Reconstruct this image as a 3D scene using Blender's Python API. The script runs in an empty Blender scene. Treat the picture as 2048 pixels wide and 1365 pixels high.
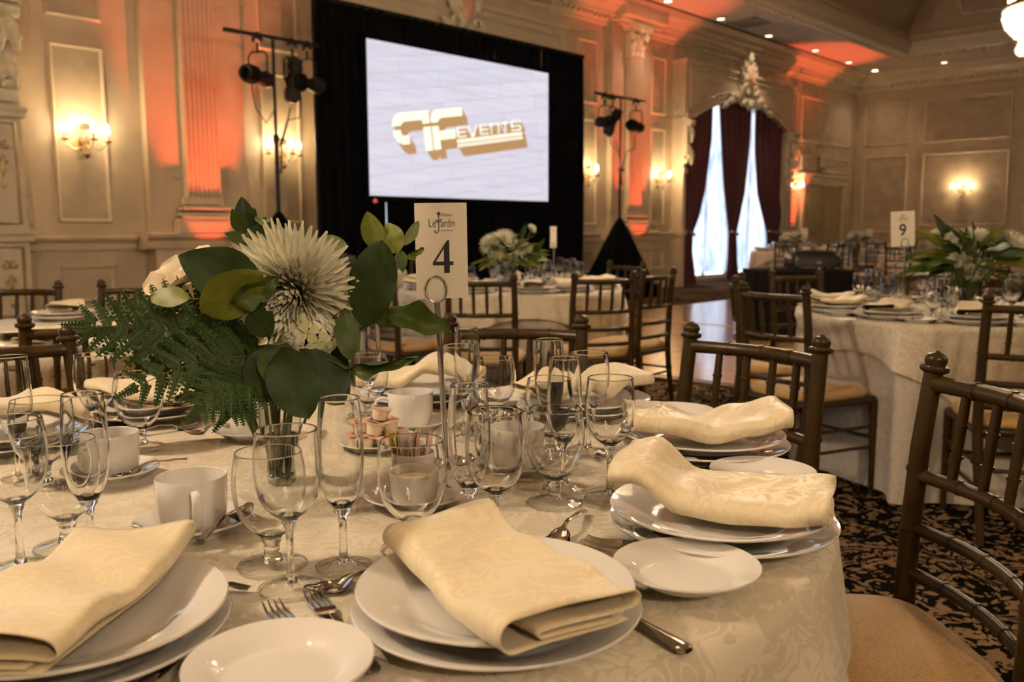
import bpy, math, random
from mathutils import Vector, Matrix
R = math.radians
sin, cos, pi = math.sin, math.cos, math.pi
random.seed(7)
SC = bpy.context.scene
COL = SC.collection

# ------------------------------------------------------------------ camera, world, light, exposure
CAM_Z = 1.14
cam_d = bpy.data.cameras.new('camera')
cam = bpy.data.objects.new('camera', cam_d)
COL.objects.link(cam)
cam_d.sensor_width = 36.0
cam_d.lens = 36.0 * 1780.0 / 2048.0
cam_d.clip_end = 200
cam.matrix_world = Matrix(((0.68168, 0.09151, -0.72590, 0), (-0.73164, 0.08056, -0.67691, 0), (-0.00346, 0.99254, 0.12187, CAM_Z), (0, 0, 0, 1)))
cam_d.dof.use_dof = True
cam_d.dof.focus_distance = 1.28
cam_d.dof.aperture_fstop = 6.3
SC.camera = cam

world = bpy.data.worlds.new('world')
SC.world = world
world.use_nodes = True
world.node_tree.nodes['Background'].inputs[0].default_value = (0.75, 0.86, 1.0, 1)
world.node_tree.nodes['Background'].inputs[1].default_value = 1.0

SC.view_settings.view_transform = 'Standard'
SC.view_settings.look = 'None'
SC.view_settings.gamma = 1.0
SC.view_settings.use_curve_mapping = False
SC.view_settings.exposure = 0.25
CY = SC.cycles
CY.use_denoising = True
CY.use_light_tree = False
CY.use_adaptive_sampling = True
CY.adaptive_threshold = 0.10
CY.adaptive_min_samples = 12
CY.max_bounces = 10
CY.transmission_bounces = 10
CY.transparent_max_bounces = 32
CY.diffuse_bounces = 3
CY.glossy_bounces = 3
CY.sample_clamp_indirect = 14.0
CY.sample_clamp_direct = 12.0
CY.blur_glossy = 0.6
CY.caustics_refractive = True
CY.caustics_reflective = False

WARM = (1.0, 0.79, 0.575)
CHAND_W, SCONCE_W, UPLIGHT_W, SPOT_W = 172.0, 34.0, 850.0, 30.0


def light(name, kind, loc, power, color, parent=None, size=0.1, rot=None, spot=None, blend=0.5):
    d = bpy.data.lights.new(name, kind)
    d.energy = power
    d.color = color
    if kind == 'AREA':
        d.size = size
    else:
        d.shadow_soft_size = size
    if kind == 'SPOT':
        d.spot_size = spot
        d.spot_blend = blend
    o = bpy.data.objects.new(name, d)
    COL.objects.link(o)
    o.parent = parent
    o.location = loc
    if rot:
        o.rotation_euler = rot
    return o


# ------------------------------------------------------------------ materials
MATS = {}


class NT:
    def __init__(self, name):
        m = bpy.data.materials.new(name)
        m.use_nodes = True
        self.m, self.t = m, m.node_tree
        self.b = self.t.nodes['Principled BSDF']
        self.out = self.t.nodes['Material Output']

    def n(self, kind, **kw):
        nd = self.t.nodes.new(kind)
        for k, v in kw.items():
            if k.startswith('i_'):
                key = k[2:]
                nd.inputs[int(key) if key.isdigit() else key.replace('_', ' ')].default_value = v
            else:
                setattr(nd, k, v)
        return nd

    def l(self, a, b):
        self.t.links.new(a, b)

    def coord(self, scale=(1, 1, 1), kind='Object', rot=(0, 0, 0)):
        tc = self.n('ShaderNodeTexCoord')
        mp = self.n('ShaderNodeMapping')
        mp.inputs['Scale'].default_value = scale
        mp.inputs['Rotation'].default_value = rot
        self.l(tc.outputs[kind], mp.inputs[0])
        return mp.outputs[0]

    def noise(self, vec, scale, detail=3, dist=0.0, rough=0.5):
        nd = self.n('ShaderNodeTexNoise')
        nd.inputs['Scale'].default_value = scale
        nd.inputs['Detail'].default_value = detail
        nd.inputs['Distortion'].default_value = dist
        nd.inputs['Roughness'].default_value = rough
        self.l(vec, nd.inputs['Vector'])
        return nd.outputs[0]

    def math(self, op, a, b=None, clamp=False):
        nd = self.n('ShaderNodeMath', operation=op, use_clamp=clamp)
        for i, x in enumerate((a, b)):
            if x is None:
                continue
            if isinstance(x, (int, float)):
                nd.inputs[i].default_value = x
            else:
                self.l(x, nd.inputs[i])
        return nd.outputs[0]

    def ramp(self, fac, stops):
        nd = self.n('ShaderNodeValToRGB')
        e = nd.color_ramp.elements
        e[0].position, e[0].color = stops[0][0], (*stops[0][1], 1)
        e[1].position, e[1].color = stops[-1][0], (*stops[-1][1], 1)
        for p, c in stops[1:-1]:
            x = e.new(p)
            x.color = (*c, 1)
        self.l(fac, nd.inputs[0])
        return nd.outputs[0]

    def bump(self, h, strength=0.3, dist=0.002):
        nd = self.n('ShaderNodeBump')
        nd.inputs['Strength'].default_value = strength
        nd.inputs['Distance'].default_value = dist
        self.l(h, nd.inputs['Height'])
        self.l(nd.outputs[0], self.b.inputs['Normal'])

    def set(self, **kw):
        for k, v in kw.items():
            key = k.replace('_', ' ')
            s = self.b.inputs[key]
            if hasattr(v, 'is_linked'):
                self.l(v, s)
            else:
                s.default_value = (*v, 1) if isinstance(v, tuple) and len(v) == 3 else v
        return self


def simple(name, color, rough=0.5, metal=0.0, vary=0.0, vscale=6.0, bump=0.0, **kw):
    t = NT(name)
    t.set(Roughness=rough, Metallic=metal, **kw)
    if vary:
        v = t.noise(t.coord(), vscale, 4)
        lo = tuple(c * (1 - vary) for c in color)
        hi = tuple(min(1, c * (1 + vary)) for c in color)
        t.set(Base_Color=t.ramp(v, [(0.3, lo), (0.7, hi)]))
        if bump:
            t.bump(v, bump)
    else:
        t.set(Base_Color=color)
    MATS[name] = t.m
    return t.m


def emit(name, color, strength):
    t = NT(name)
    t.set(Base_Color=color, Emission_Color=color, Emission_Strength=strength, Roughness=0.5)
    MATS[name] = t.m


def damask(name, lo, hi, scale, rough=(0.75, 0.45), thr=0.0, bump=0.15, sheen=0.3, kind='Object'):
    """swirling two-tone weave: contour bands of a distorted noise"""
    t = NT(name)
    v = t.coord(kind=kind)
    a = t.noise(v, scale, 2.0, 1.6)
    s = t.math('SINE', t.math('MULTIPLY', a, 34.0))
    b = t.noise(v, scale * 0.35, 2.0, 0.6)
    s2 = t.math('SINE', t.math('MULTIPLY', b, 26.0))
    mixv = t.math('ADD', t.math('MULTIPLY', s, 0.75), t.math('MULTIPLY', s2, 0.6))
    mask = t.math('MULTIPLY', t.math('SUBTRACT', mixv, thr - 0.12), 4.0, clamp=True)
    fine = t.noise(v, scale * 22, 2)
    t.set(Base_Color=t.ramp(mask, [(0.0, lo), (1.0, hi)]))
    r = t.math('ADD', t.math('MULTIPLY', mask, rough[1] - rough[0]), rough[0])
    t.set(Roughness=r, Sheen_Weight=sheen, Sheen_Roughness=0.4)
    t.bump(t.math('ADD', t.math('MULTIPLY', mask, 0.6), t.math('MULTIPLY', fine, 0.4)), bump, 0.001)
    MATS[name] = t.m


def make_materials():
    simple('wall_paint', (0.54, 0.43, 0.285), 0.62, vary=0.10, vscale=2.2)
    simple('wall_fabric', (0.47, 0.37, 0.24), 0.5, vary=0.16, vscale=3.5, bump=0.05)
    simple('trim_cream', (0.62, 0.505, 0.345), 0.42, vary=0.05)
    simple('plaster_ornament', (0.72, 0.64, 0.46), 0.45, vary=0.18, vscale=14)
    simple('pink_marble', (0.75, 0.40, 0.27), 0.35, vary=0.15)
    simple('gilding', (0.42, 0.30, 0.14), 0.4, 0.5, vary=0.2)
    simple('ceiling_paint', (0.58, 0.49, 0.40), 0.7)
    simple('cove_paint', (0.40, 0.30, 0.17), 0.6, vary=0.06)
    simple('lattice_wood', (0.36, 0.25, 0.17), 0.5)
    simple('slot_black', (0.05, 0.035, 0.03), 0.8)
    simple('vent_metal', (0.30, 0.26, 0.23), 0.5)
    simple('door_panel', (0.40, 0.30, 0.16), 0.45, vary=0.05)
    simple('door_seam', (0.12, 0.085, 0.05), 0.6)
    simple('black_cloth', (0.0025, 0.0025, 0.003), 0.95, Specular_IOR_Level=0.08)
    simple('black_table_cloth', (0.006, 0.005, 0.005), 0.9, Specular_IOR_Level=0.12)
    simple('black_metal', (0.008, 0.006, 0.005), 0.5, Specular_IOR_Level=0.3)
    simple('black_plastic', (0.008, 0.006, 0.006), 0.35, Specular_IOR_Level=0.35)
    simple('chrome', (0.62, 0.60, 0.57), 0.12, 1.0)
    simple('steel', (0.44, 0.39, 0.34), 0.14, 1.0)
    simple('brass', (0.55, 0.38, 0.16), 0.25, 1.0)
    simple('porcelain', (0.76, 0.72, 0.66), 0.06)
    simple('paper', (0.80, 0.72, 0.58), 0.6, vary=0.015)
    simple('ink', (0.012, 0.012, 0.016), 0.6)
    simple('ink_grey', (0.10, 0.085, 0.08), 0.6)
    simple('chair_paint', (0.046, 0.025, 0.0065), 0.33, 0.0, vary=0.18, vscale=30, Specular_IOR_Level=0.30)
    simple('leaf_dark', (0.022, 0.042, 0.006), 0.48, vary=0.25, vscale=5, Specular_IOR_Level=0.28)
    simple('leaf_mid', (0.060, 0.092, 0.013), 0.48, vary=0.2, vscale=5, Specular_IOR_Level=0.28)
    simple('leaf_yellow', (0.135, 0.150, 0.014), 0.48, vary=0.15, vscale=5, Specular_IOR_Level=0.28)
    simple('leaf_pale', (0.190, 0.240, 0.085), 0.5, vary=0.15, vscale=5)
    simple('fern_green', (0.042, 0.078, 0.014), 0.5, vary=0.3, vscale=20, Specular_IOR_Level=0.25)
    simple('stem_brown', (0.10, 0.075, 0.03), 0.6)
    simple('stem_green', (0.09, 0.13, 0.03), 0.5)
    for nm, c in (('petal_white', (0.87, 0.84, 0.66)), ('petal_ivory', (0.78, 0.66, 0.46)), ('petal_green', (0.66, 0.66, 0.36))):
        m = simple(nm, c, 0.55, vary=0.06, vscale=40, Subsurface_Weight=0.15)
        m.node_tree.nodes['Principled BSDF'].inputs['Subsurface Radius'].default_value = (0.01, 0.008, 0.004)
    simple('velvet_burgundy', (0.085, 0.008, 0.014), 0.7, Sheen_Weight=0.4)
    simple('tie_gold', (0.25, 0.16, 0.06), 0.6)
    simple('tape_yellow', (0.70, 0.42, 0.03), 0.5)
    simple('edge_aluminium', (0.45, 0.30, 0.16), 0.3, 0.8)
    simple('creamer_cup', (0.78, 0.68, 0.48), 0.4)
    simple('creamer_foil', (0.72, 0.42, 0.30), 0.35, vary=0.35, vscale=70)
    simple('creamer_print', (0.10, 0.06, 0.06), 0.5)
    simple('packet_pink', (0.72, 0.42, 0.36), 0.6, vary=0.2, vscale=60)
    simple('packet_yellow', (0.72, 0.52, 0.10), 0.6, vary=0.2, vscale=60)
    simple('packet_white', (0.78, 0.70, 0.60), 0.6)
    simple('butter', (0.80, 0.68, 0.38), 0.7, vary=0.08, vscale=120, bump=0.4)
    simple('pepper', (0.05, 0.04, 0.035), 0.8, vary=0.5, vscale=300)
    simple('salt', (0.8, 0.76, 0.7), 0.8)
    simple('candle', (0.80, 0.68, 0.45), 0.5)
    simple('wire', (0.03, 0.022, 0.018), 0.6)
    damask('tablecloth', (0.60, 0.52, 0.38), (0.71, 0.63, 0.475), 15, thr=0.05)
    damask('tablecloth_far', (0.62, 0.53, 0.39), (0.68, 0.59, 0.44), 9, bump=0.05)
    damask('skirt_cloth', (0.53, 0.46, 0.37), (0.60, 0.53, 0.43), 9, bump=0.1)  # tone darkened to stand in for shade under the overlay
    damask('napkin', (0.77, 0.64, 0.41), (0.82, 0.70, 0.47), 17, thr=-0.1, bump=0.12)
    emit('bulb', (1.0, 0.82, 0.58), 150.0)
    emit('bulb_far', (1.0, 0.86, 0.62), 70.0)
    emit('can_light', (1.0, 0.80, 0.55), 5.0)
    emit('can_bright', (1.0, 0.86, 0.62), 22.0)
    emit('daylight', (0.72, 0.84, 1.0), 1.75)
    emit('led_red', (1.0, 0.10, 0.02), 14.0)
    emit('standby_red', (0.5, 0.10, 0.05), 0.6)

    # crystal strands of the chandeliers, light from inside put in as emission
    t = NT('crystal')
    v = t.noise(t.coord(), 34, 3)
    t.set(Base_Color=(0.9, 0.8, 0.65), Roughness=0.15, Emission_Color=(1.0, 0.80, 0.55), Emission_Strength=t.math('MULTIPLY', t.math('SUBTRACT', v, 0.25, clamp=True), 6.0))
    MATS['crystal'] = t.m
    t = NT('crystal_drop')
    t.set(Base_Color=(0.95, 0.9, 0.8), Roughness=0.05, Transmission_Weight=0.6, IOR=1.5)
    MATS['crystal_drop'] = t.m

    # clear glass
    t = NT('glass')
    g = t.n('ShaderNodeBsdfGlass')
    g.inputs['Color'].default_value = (1.0, 1.0, 0.995, 1)
    g.inputs['IOR'].default_value = 1.47
    g.inputs['Roughness'].default_value = 0.0
    t.l(g.outputs[0], t.out.inputs[0])
    MATS['glass'] = t.m
    # one sheet of thin glass: straight transmission, a little darker at grazing angles, mirror by Fresnel
    t = NT('glass_thin')
    lw = t.n('ShaderNodeLayerWeight')
    lw.inputs['Blend'].default_value = 0.5
    tp = t.n('ShaderNodeBsdfTransparent')
    t.l(t.ramp(lw.outputs['Facing'], [(0.0, (0.98, 0.98, 0.975)), (0.45, (0.96, 0.96, 0.95)), (0.72, (0.82, 0.82, 0.80)), (0.90, (0.45, 0.45, 0.43)), (1.0, (0.12, 0.12, 0.11))]), tp.inputs[0])
    gl = t.n('ShaderNodeBsdfGlossy')
    gl.inputs['Roughness'].default_value = 0.015
    mx = t.n('ShaderNodeMixShader')
    t.l(t.ramp(lw.outputs['Facing'], [(0.0, (0.07,) * 3), (0.50, (0.11,) * 3), (0.80, (0.30,) * 3), (1.0, (0.70,) * 3)]), mx.inputs[0])
    t.l(tp.outputs[0], mx.inputs[1])
    t.l(gl.outputs[0], mx.inputs[2])
    t.l(mx.outputs[0], t.out.inputs[0])
    MATS['glass_thin'] = t.m
    t = NT('water')
    g = t.n('ShaderNodeBsdfGlass')
    g.inputs['Color'].default_value = (0.86, 0.90, 0.72, 1)
    g.inputs['IOR'].default_value = 1.33
    t.l(g.outputs[0], t.out.inputs[0])
    MATS['water'] = t.m

    # sheer curtain
    t = NT('sheer')
    v = t.noise(t.coord(scale=(5, 5, 0.9)), 1.0, 3, 1.2)
    tr = t.n('ShaderNodeBsdfTranslucent')
    t.l(t.ramp(v, [(0.34, (0.42, 0.50, 0.66)), (0.58, (0.99, 0.99, 0.99))]), tr.inputs[0])
    tp = t.n('ShaderNodeBsdfTransparent')
    mx = t.n('ShaderNodeMixShader')
    mx.inputs[0].default_value = 0.07
    t.l(tr.outputs[0], mx.inputs[1])
    t.l(tp.outputs[0], mx.inputs[2])
    t.l(mx.outputs[0], t.out.inputs[0])
    MATS['sheer'] = t.m

    # projected picture: pale planks running slightly uphill
    t = NT('projection')
    v = t.coord(rot=(0, R(9), 0))
    sep = t.n('ShaderNodeSeparateXYZ')
    t.l(v, sep.inputs[0])
    cmb = t.n('ShaderNodeCombineXYZ')
    t.l(sep.outputs[0], cmb.inputs[0])
    t.l(sep.outputs[2], cmb.inputs[1])
    br = t.n('ShaderNodeTexBrick')
    br.offset = 0.37
    for k, val in (('Scale', 1.0), ('Brick Width', 1.9), ('Row Height', 0.21), ('Mortar Size', 0.006), ('Mortar Smooth', 0.6), ('Bias', 0.0)):
        br.inputs[k].default_value = val
    br.inputs['Color1'].default_value = (0.68, 0.67, 0.78, 1)
    br.inputs['Color2'].default_value = (0.74, 0.72, 0.82, 1)
    br.inputs['Mortar'].default_value = (0.58, 0.52, 0.54, 1)
    t.l(cmb.outputs[0], br.inputs['Vector'])
    g2 = t.noise(t.coord(scale=(0.35, 1, 5), rot=(0, R(9), 0)), 4, 3)
    mixc = t.n('ShaderNodeMix', data_type='RGBA', blend_type='MULTIPLY')
    mixc.inputs[0].default_value = 0.55
    t.l(br.outputs[0], mixc.inputs[6])
    t.l(t.ramp(g2, [(0.3, (0.78, 0.70, 0.72)), (0.7, (1, 1, 1))]), mixc.inputs[7])
    # cooler, brighter towards the lower corner as the picture itself is
    t.set(Base_Color=(0.02, 0.02, 0.02), Emission_Color=mixc.outputs[2], Emission_Strength=0.92, Roughness=0.8)
    MATS['projection'] = t.m
    emit('logo_light', (0.78, 0.88, 0.74), 0.85)
    emit('logo_white', (0.74, 0.73, 0.66), 0.85)
    emit('logo_brown', (0.40, 0.25, 0.12), 0.75)

    # carpet: dark scrollwork over a ribbed tan ground
    t = NT('carpet')
    v = t.coord()
    a = t.noise(v, 4.6, 2.0, 2.2)
    s = t.math('SINE', t.math('MULTIPLY', a, 30.0))
    b = t.noise(v, 13.0, 1.5, 1.2)
    s2 = t.math('SINE', t.math('MULTIPLY', b, 24.0))
    c = t.noise(v, 0.9, 1.0)
    k = t.math('ADD', t.math('ADD', t.math('MULTIPLY', s, 0.9), t.math('MULTIPLY', s2, 0.7)), t.math('MULTIPLY', t.math('SUBTRACT', c, 0.5), 2.5))
    mask = t.math('MULTIPLY', t.math('ADD', k, 0.38), 6.0, clamp=True)
    sp = t.n('ShaderNodeSeparateXYZ')
    t.l(v, sp.inputs[0])
    rib = t.math('SINE', t.math('MULTIPLY', t.math('ADD', sp.outputs[0], sp.outputs[1]), 520.0))
    ribn = t.math('ADD', t.math('MULTIPLY', rib, 0.5), 0.5)
    tan = t.ramp(ribn, [(0.0, (0.17, 0.105, 0.052)), (1.0, (0.31, 0.20, 0.105))])
    mixc = t.n('ShaderNodeMix', data_type='RGBA')
    t.l(mask, mixc.inputs[0])
    t.l(tan, mixc.inputs[6])
    mixc.inputs[7].default_value = (0.006, 0.005, 0.004, 1)
    t.set(Base_Color=mixc.outputs[2], Roughness=1.0, Specular_IOR_Level=0.02)
    t.bump(t.math('ADD', ribn, mask), 0.4, 0.003)
    MATS['carpet'] = t.m

    # polished oak strips
    t = NT('oak')
    v = t.coord()
    br = t.n('ShaderNodeTexBrick')
    br.offset = 0.5
    for k, val in (('Scale', 1.0), ('Brick Width', 0.92), ('Row Height', 0.078), ('Mortar Size', 0.0012), ('Mortar Smooth', 0.2), ('Bias', 0.0)):
        br.inputs[k].default_value = val
    br.inputs['Color1'].default_value = (0.56, 0.30, 0.105, 1)
    br.inputs['Color2'].default_value = (0.66, 0.38, 0.145, 1)
    br.inputs['Mortar'].default_value = (0.16, 0.07, 0.02, 1)
    t.l(v, br.inputs['Vector'])
    g2 = t.noise(t.coord(scale=(1.5, 14, 1)), 3, 4, 0.5)
    mixc = t.n('ShaderNodeMix', data_type='RGBA', blend_type='MULTIPLY')
    mixc.inputs[0].default_value = 0.5
    t.l(br.outputs[0], mixc.inputs[6])
    t.l(t.ramp(g2, [(0.3, (0.7, 0.6, 0.5)), (0.7, (1, 1, 1))]), mixc.inputs[7])
    t.set(Base_Color=mixc.outputs[2], Roughness=0.22, Coat_Weight=0.35, Coat_Roughness=0.08)
    t.bump(t.noise(v, 5, 2), 0.06, 0.004)
    MATS['oak'] = t.m

    # gold seat fabric with small fan figures
    t = NT('seat_fabric')
    v = t.coord()
    w = t.n('ShaderNodeTexVoronoi', feature='DISTANCE_TO_EDGE')
    w.inputs['Scale'].default_value = 105
    t.l(v, w.inputs['Vector'])
    e = t.math('MULTIPLY', w.outputs[0], 6.0, clamp=True)
    t.set(Base_Color=t.ramp(e, [(0.10, (0.44, 0.255, 0.075)), (0.6, (0.54, 0.335, 0.115))]), Roughness=0.7, Sheen_Weight=0.3)
    t.bump(e, 0.12, 0.0006)
    MATS['seat_fabric'] = t.m


make_materials()
for _k in ('crystal', 'logo_light', 'logo_white', 'logo_brown', 'can_light', 'can_bright', 'led_red', 'standby_red', 'bulb', 'bulb_far'):
    MATS[_k].cycles.emission_sampling = 'NONE'

# ------------------------------------------------------------------ mesh helpers


class MB:
    def __init__(self):
        self.v, self.f = [], []

    def add(self, vs, fs):
        o = len(self.v)
        self.v += [tuple(p) for p in vs]
        self.f += [tuple(o + i for i in f) for f in fs]
        return self

    def box(self, x0, x1, y0, y1, z0, z1):
        vs = [(x, y, z) for z in (z0, z1) for y in (y0, y1) for x in (x0, x1)]
        return self.add(vs, [(0, 2, 3, 1), (4, 5, 7, 6), (0, 1, 5, 4), (2, 6, 7, 3), (0, 4, 6, 2), (1, 3, 7, 5)])

    def lathe(self, prof, n=32, c=(0, 0, 0), a0=0.0, a1=2 * pi, close=False):
        full = abs(a1 - a0 - 2 * pi) < 1e-6
        m = n if full else n + 1
        vs, fs = [], []
        k = len(prof)
        for j in range(m):
            a = a0 + (a1 - a0) * j / n
            ca, sa = cos(a), sin(a)
            vs += [(c[0] + r * ca, c[1] + r * sa, c[2] + z) for r, z in prof]
        for j in range(n):
            j2 = (j + 1) % m
            for i in range(k - 1 if not close else k):
                i2 = (i + 1) % k
                q = [j * k + i, j2 * k + i, j2 * k + i2, j * k + i2]
                fs.append(tuple(q))
        return self.add(vs, fs)

    def tube(self, pts, r, n=8, cap=True):
        pts = [Vector(p) for p in pts]
        rs = r if isinstance(r, (list, tuple)) else [r] * len(pts)
        vs, fs = [], []
        up = Vector((0, 0, 1))
        prev = None
        for i, p in enumerate(pts):
            d = (pts[min(i + 1, len(pts) - 1)] - pts[max(i - 1, 0)])
            d = d.normalized() if d.length > 1e-9 else Vector((0, 0, 1))
            if prev is None:
                s = d.cross(up)
                if s.length < 1e-3:
                    s = d.cross(Vector((1, 0, 0)))
            else:
                s = prev - d * prev.dot(d)
                if s.length < 1e-6:
                    s = d.cross(up)
            s.normalize()
            prev = s
            t = d.cross(s)
            for j in range(n):
                a = 2 * pi * j / n
                vs.append(p + (s * cos(a) + t * sin(a)) * rs[i])
        m = len(pts)
        for i in range(m - 1):
            for j in range(n):
                j2 = (j + 1) % n
                fs.append((i * n + j, i * n + j2, (i + 1) * n + j2, (i + 1) * n + j))
        if cap:
            fs.append(tuple(range(n - 1, -1, -1)))
            fs.append(tuple((m - 1) * n + j for j in range(n)))
        return self.add(vs, fs)

    def grid(self, fn, nu, nv, wrap=False):
        vs = [fn(i / nu, j / nv) for i in range(nu + (0 if wrap else 1)) for j in range(nv + 1)]
        fs = []
        mu = nu if wrap else nu + 1
        for i in range(nu):
            i2 = (i + 1) % mu
            for j in range(nv):
                fs.append((i * (nv + 1) + j, i2 * (nv + 1) + j, i2 * (nv + 1) + j + 1, i * (nv + 1) + j + 1))
        return self.add(vs, fs)

    def prism(self, poly, fn, t0, t1):
        """extrude a 2D polygon; fn(u, v, t) -> point"""
        k = len(poly)
        vs = [fn(u, v, t0) for u, v in poly] + [fn(u, v, t1) for u, v in poly]
        fs = [(i, (i + 1) % k, k + (i + 1) % k, k + i) for i in range(k)]
        fs += [tuple(range(k - 1, -1, -1)), tuple(range(k, 2 * k))]
        return self.add(vs, fs)

    def sphere(self, c, r, nu=12, nv=8, s=(1, 1, 1)):
        prof = [(r * sin(pi * i / nv), -r * cos(pi * i / nv)) for i in range(nv + 1)]
        o = len(self.v)
        self.lathe(prof, nu)
        for i in range(o, len(self.v)):
            x, y, z = self.v[i]
            self.v[i] = (c[0] + x * s[0], c[1] + y * s[1], c[2] + z * s[2])
        return self

    def xf(self, m, start=0):
        for i in range(start, len(self.v)):
            self.v[i] = tuple(m @ Vector(self.v[i]))
        return self

    def mesh(self, name, mat, smooth=35):
        me = bpy.data.meshes.new(name)
        me.from_pydata([tuple(p) for p in self.v], [], self.f)
        me.validate()
        me.update()
        if mat:
            me.materials.append(MATS[mat])
        if smooth:
            me.polygons.foreach_set('use_smooth', [True] * len(me.polygons))
            me.set_sharp_from_angle(angle=R(smooth))
        return me


def link(name, data, parent=None, loc=None, rot=None, scale=None, mtx=None):
    o = bpy.data.objects.new(name, data)
    COL.objects.link(o)
    o.parent = parent
    if mtx is not None:
        o.matrix_local = mtx
    if loc is not None:
        o.location = loc
    if rot is not None:
        o.rotation_euler = rot if not isinstance(rot, (int, float)) else (0, 0, rot)
    if scale is not None:
        o.scale = scale
    return o


def tag(o, label, cat=None, group=None, kind=None):
    if label:
        o['label'] = label
    if cat:
        o['category'] = cat
    if group:
        o['group'] = group
    if kind:
        o['kind'] = kind
    return o


def thing(name, label, cat, loc=(0, 0, 0), rz=0.0, group=None, kind=None):
    return tag(link(name, None, loc=loc, rot=rz), label, cat, group, kind)


def part(name, mb, mat, parent=None, smooth=35, **kw):
    return link(name, mb.mesh(name, mat, smooth) if isinstance(mb, MB) else mb, parent, **kw)


def solid(name, mb, mat, label, cat, smooth=35, group=None, kind=None, **kw):
    return tag(part(name, mb, mat, None, smooth, **kw), label, cat, group, kind)


def polar(c, th, r):
    return (c[0] + r * cos(R(th)), c[1] + r * sin(R(th)))
# ------------------------------------------------------------------ the room
X0, X1, Y0, Y1, ZC = -6.0, 24.88, -8.0, 10.2, 5.3
WIN = (0.94, 9.55, 18.16)          # window axes on the long wall
HW = 2.43                           # half width of a window head
TX0, TX1, TY0, TY1 = -3.0, 21.9, -5.6, 7.8   # ceiling tray


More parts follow.
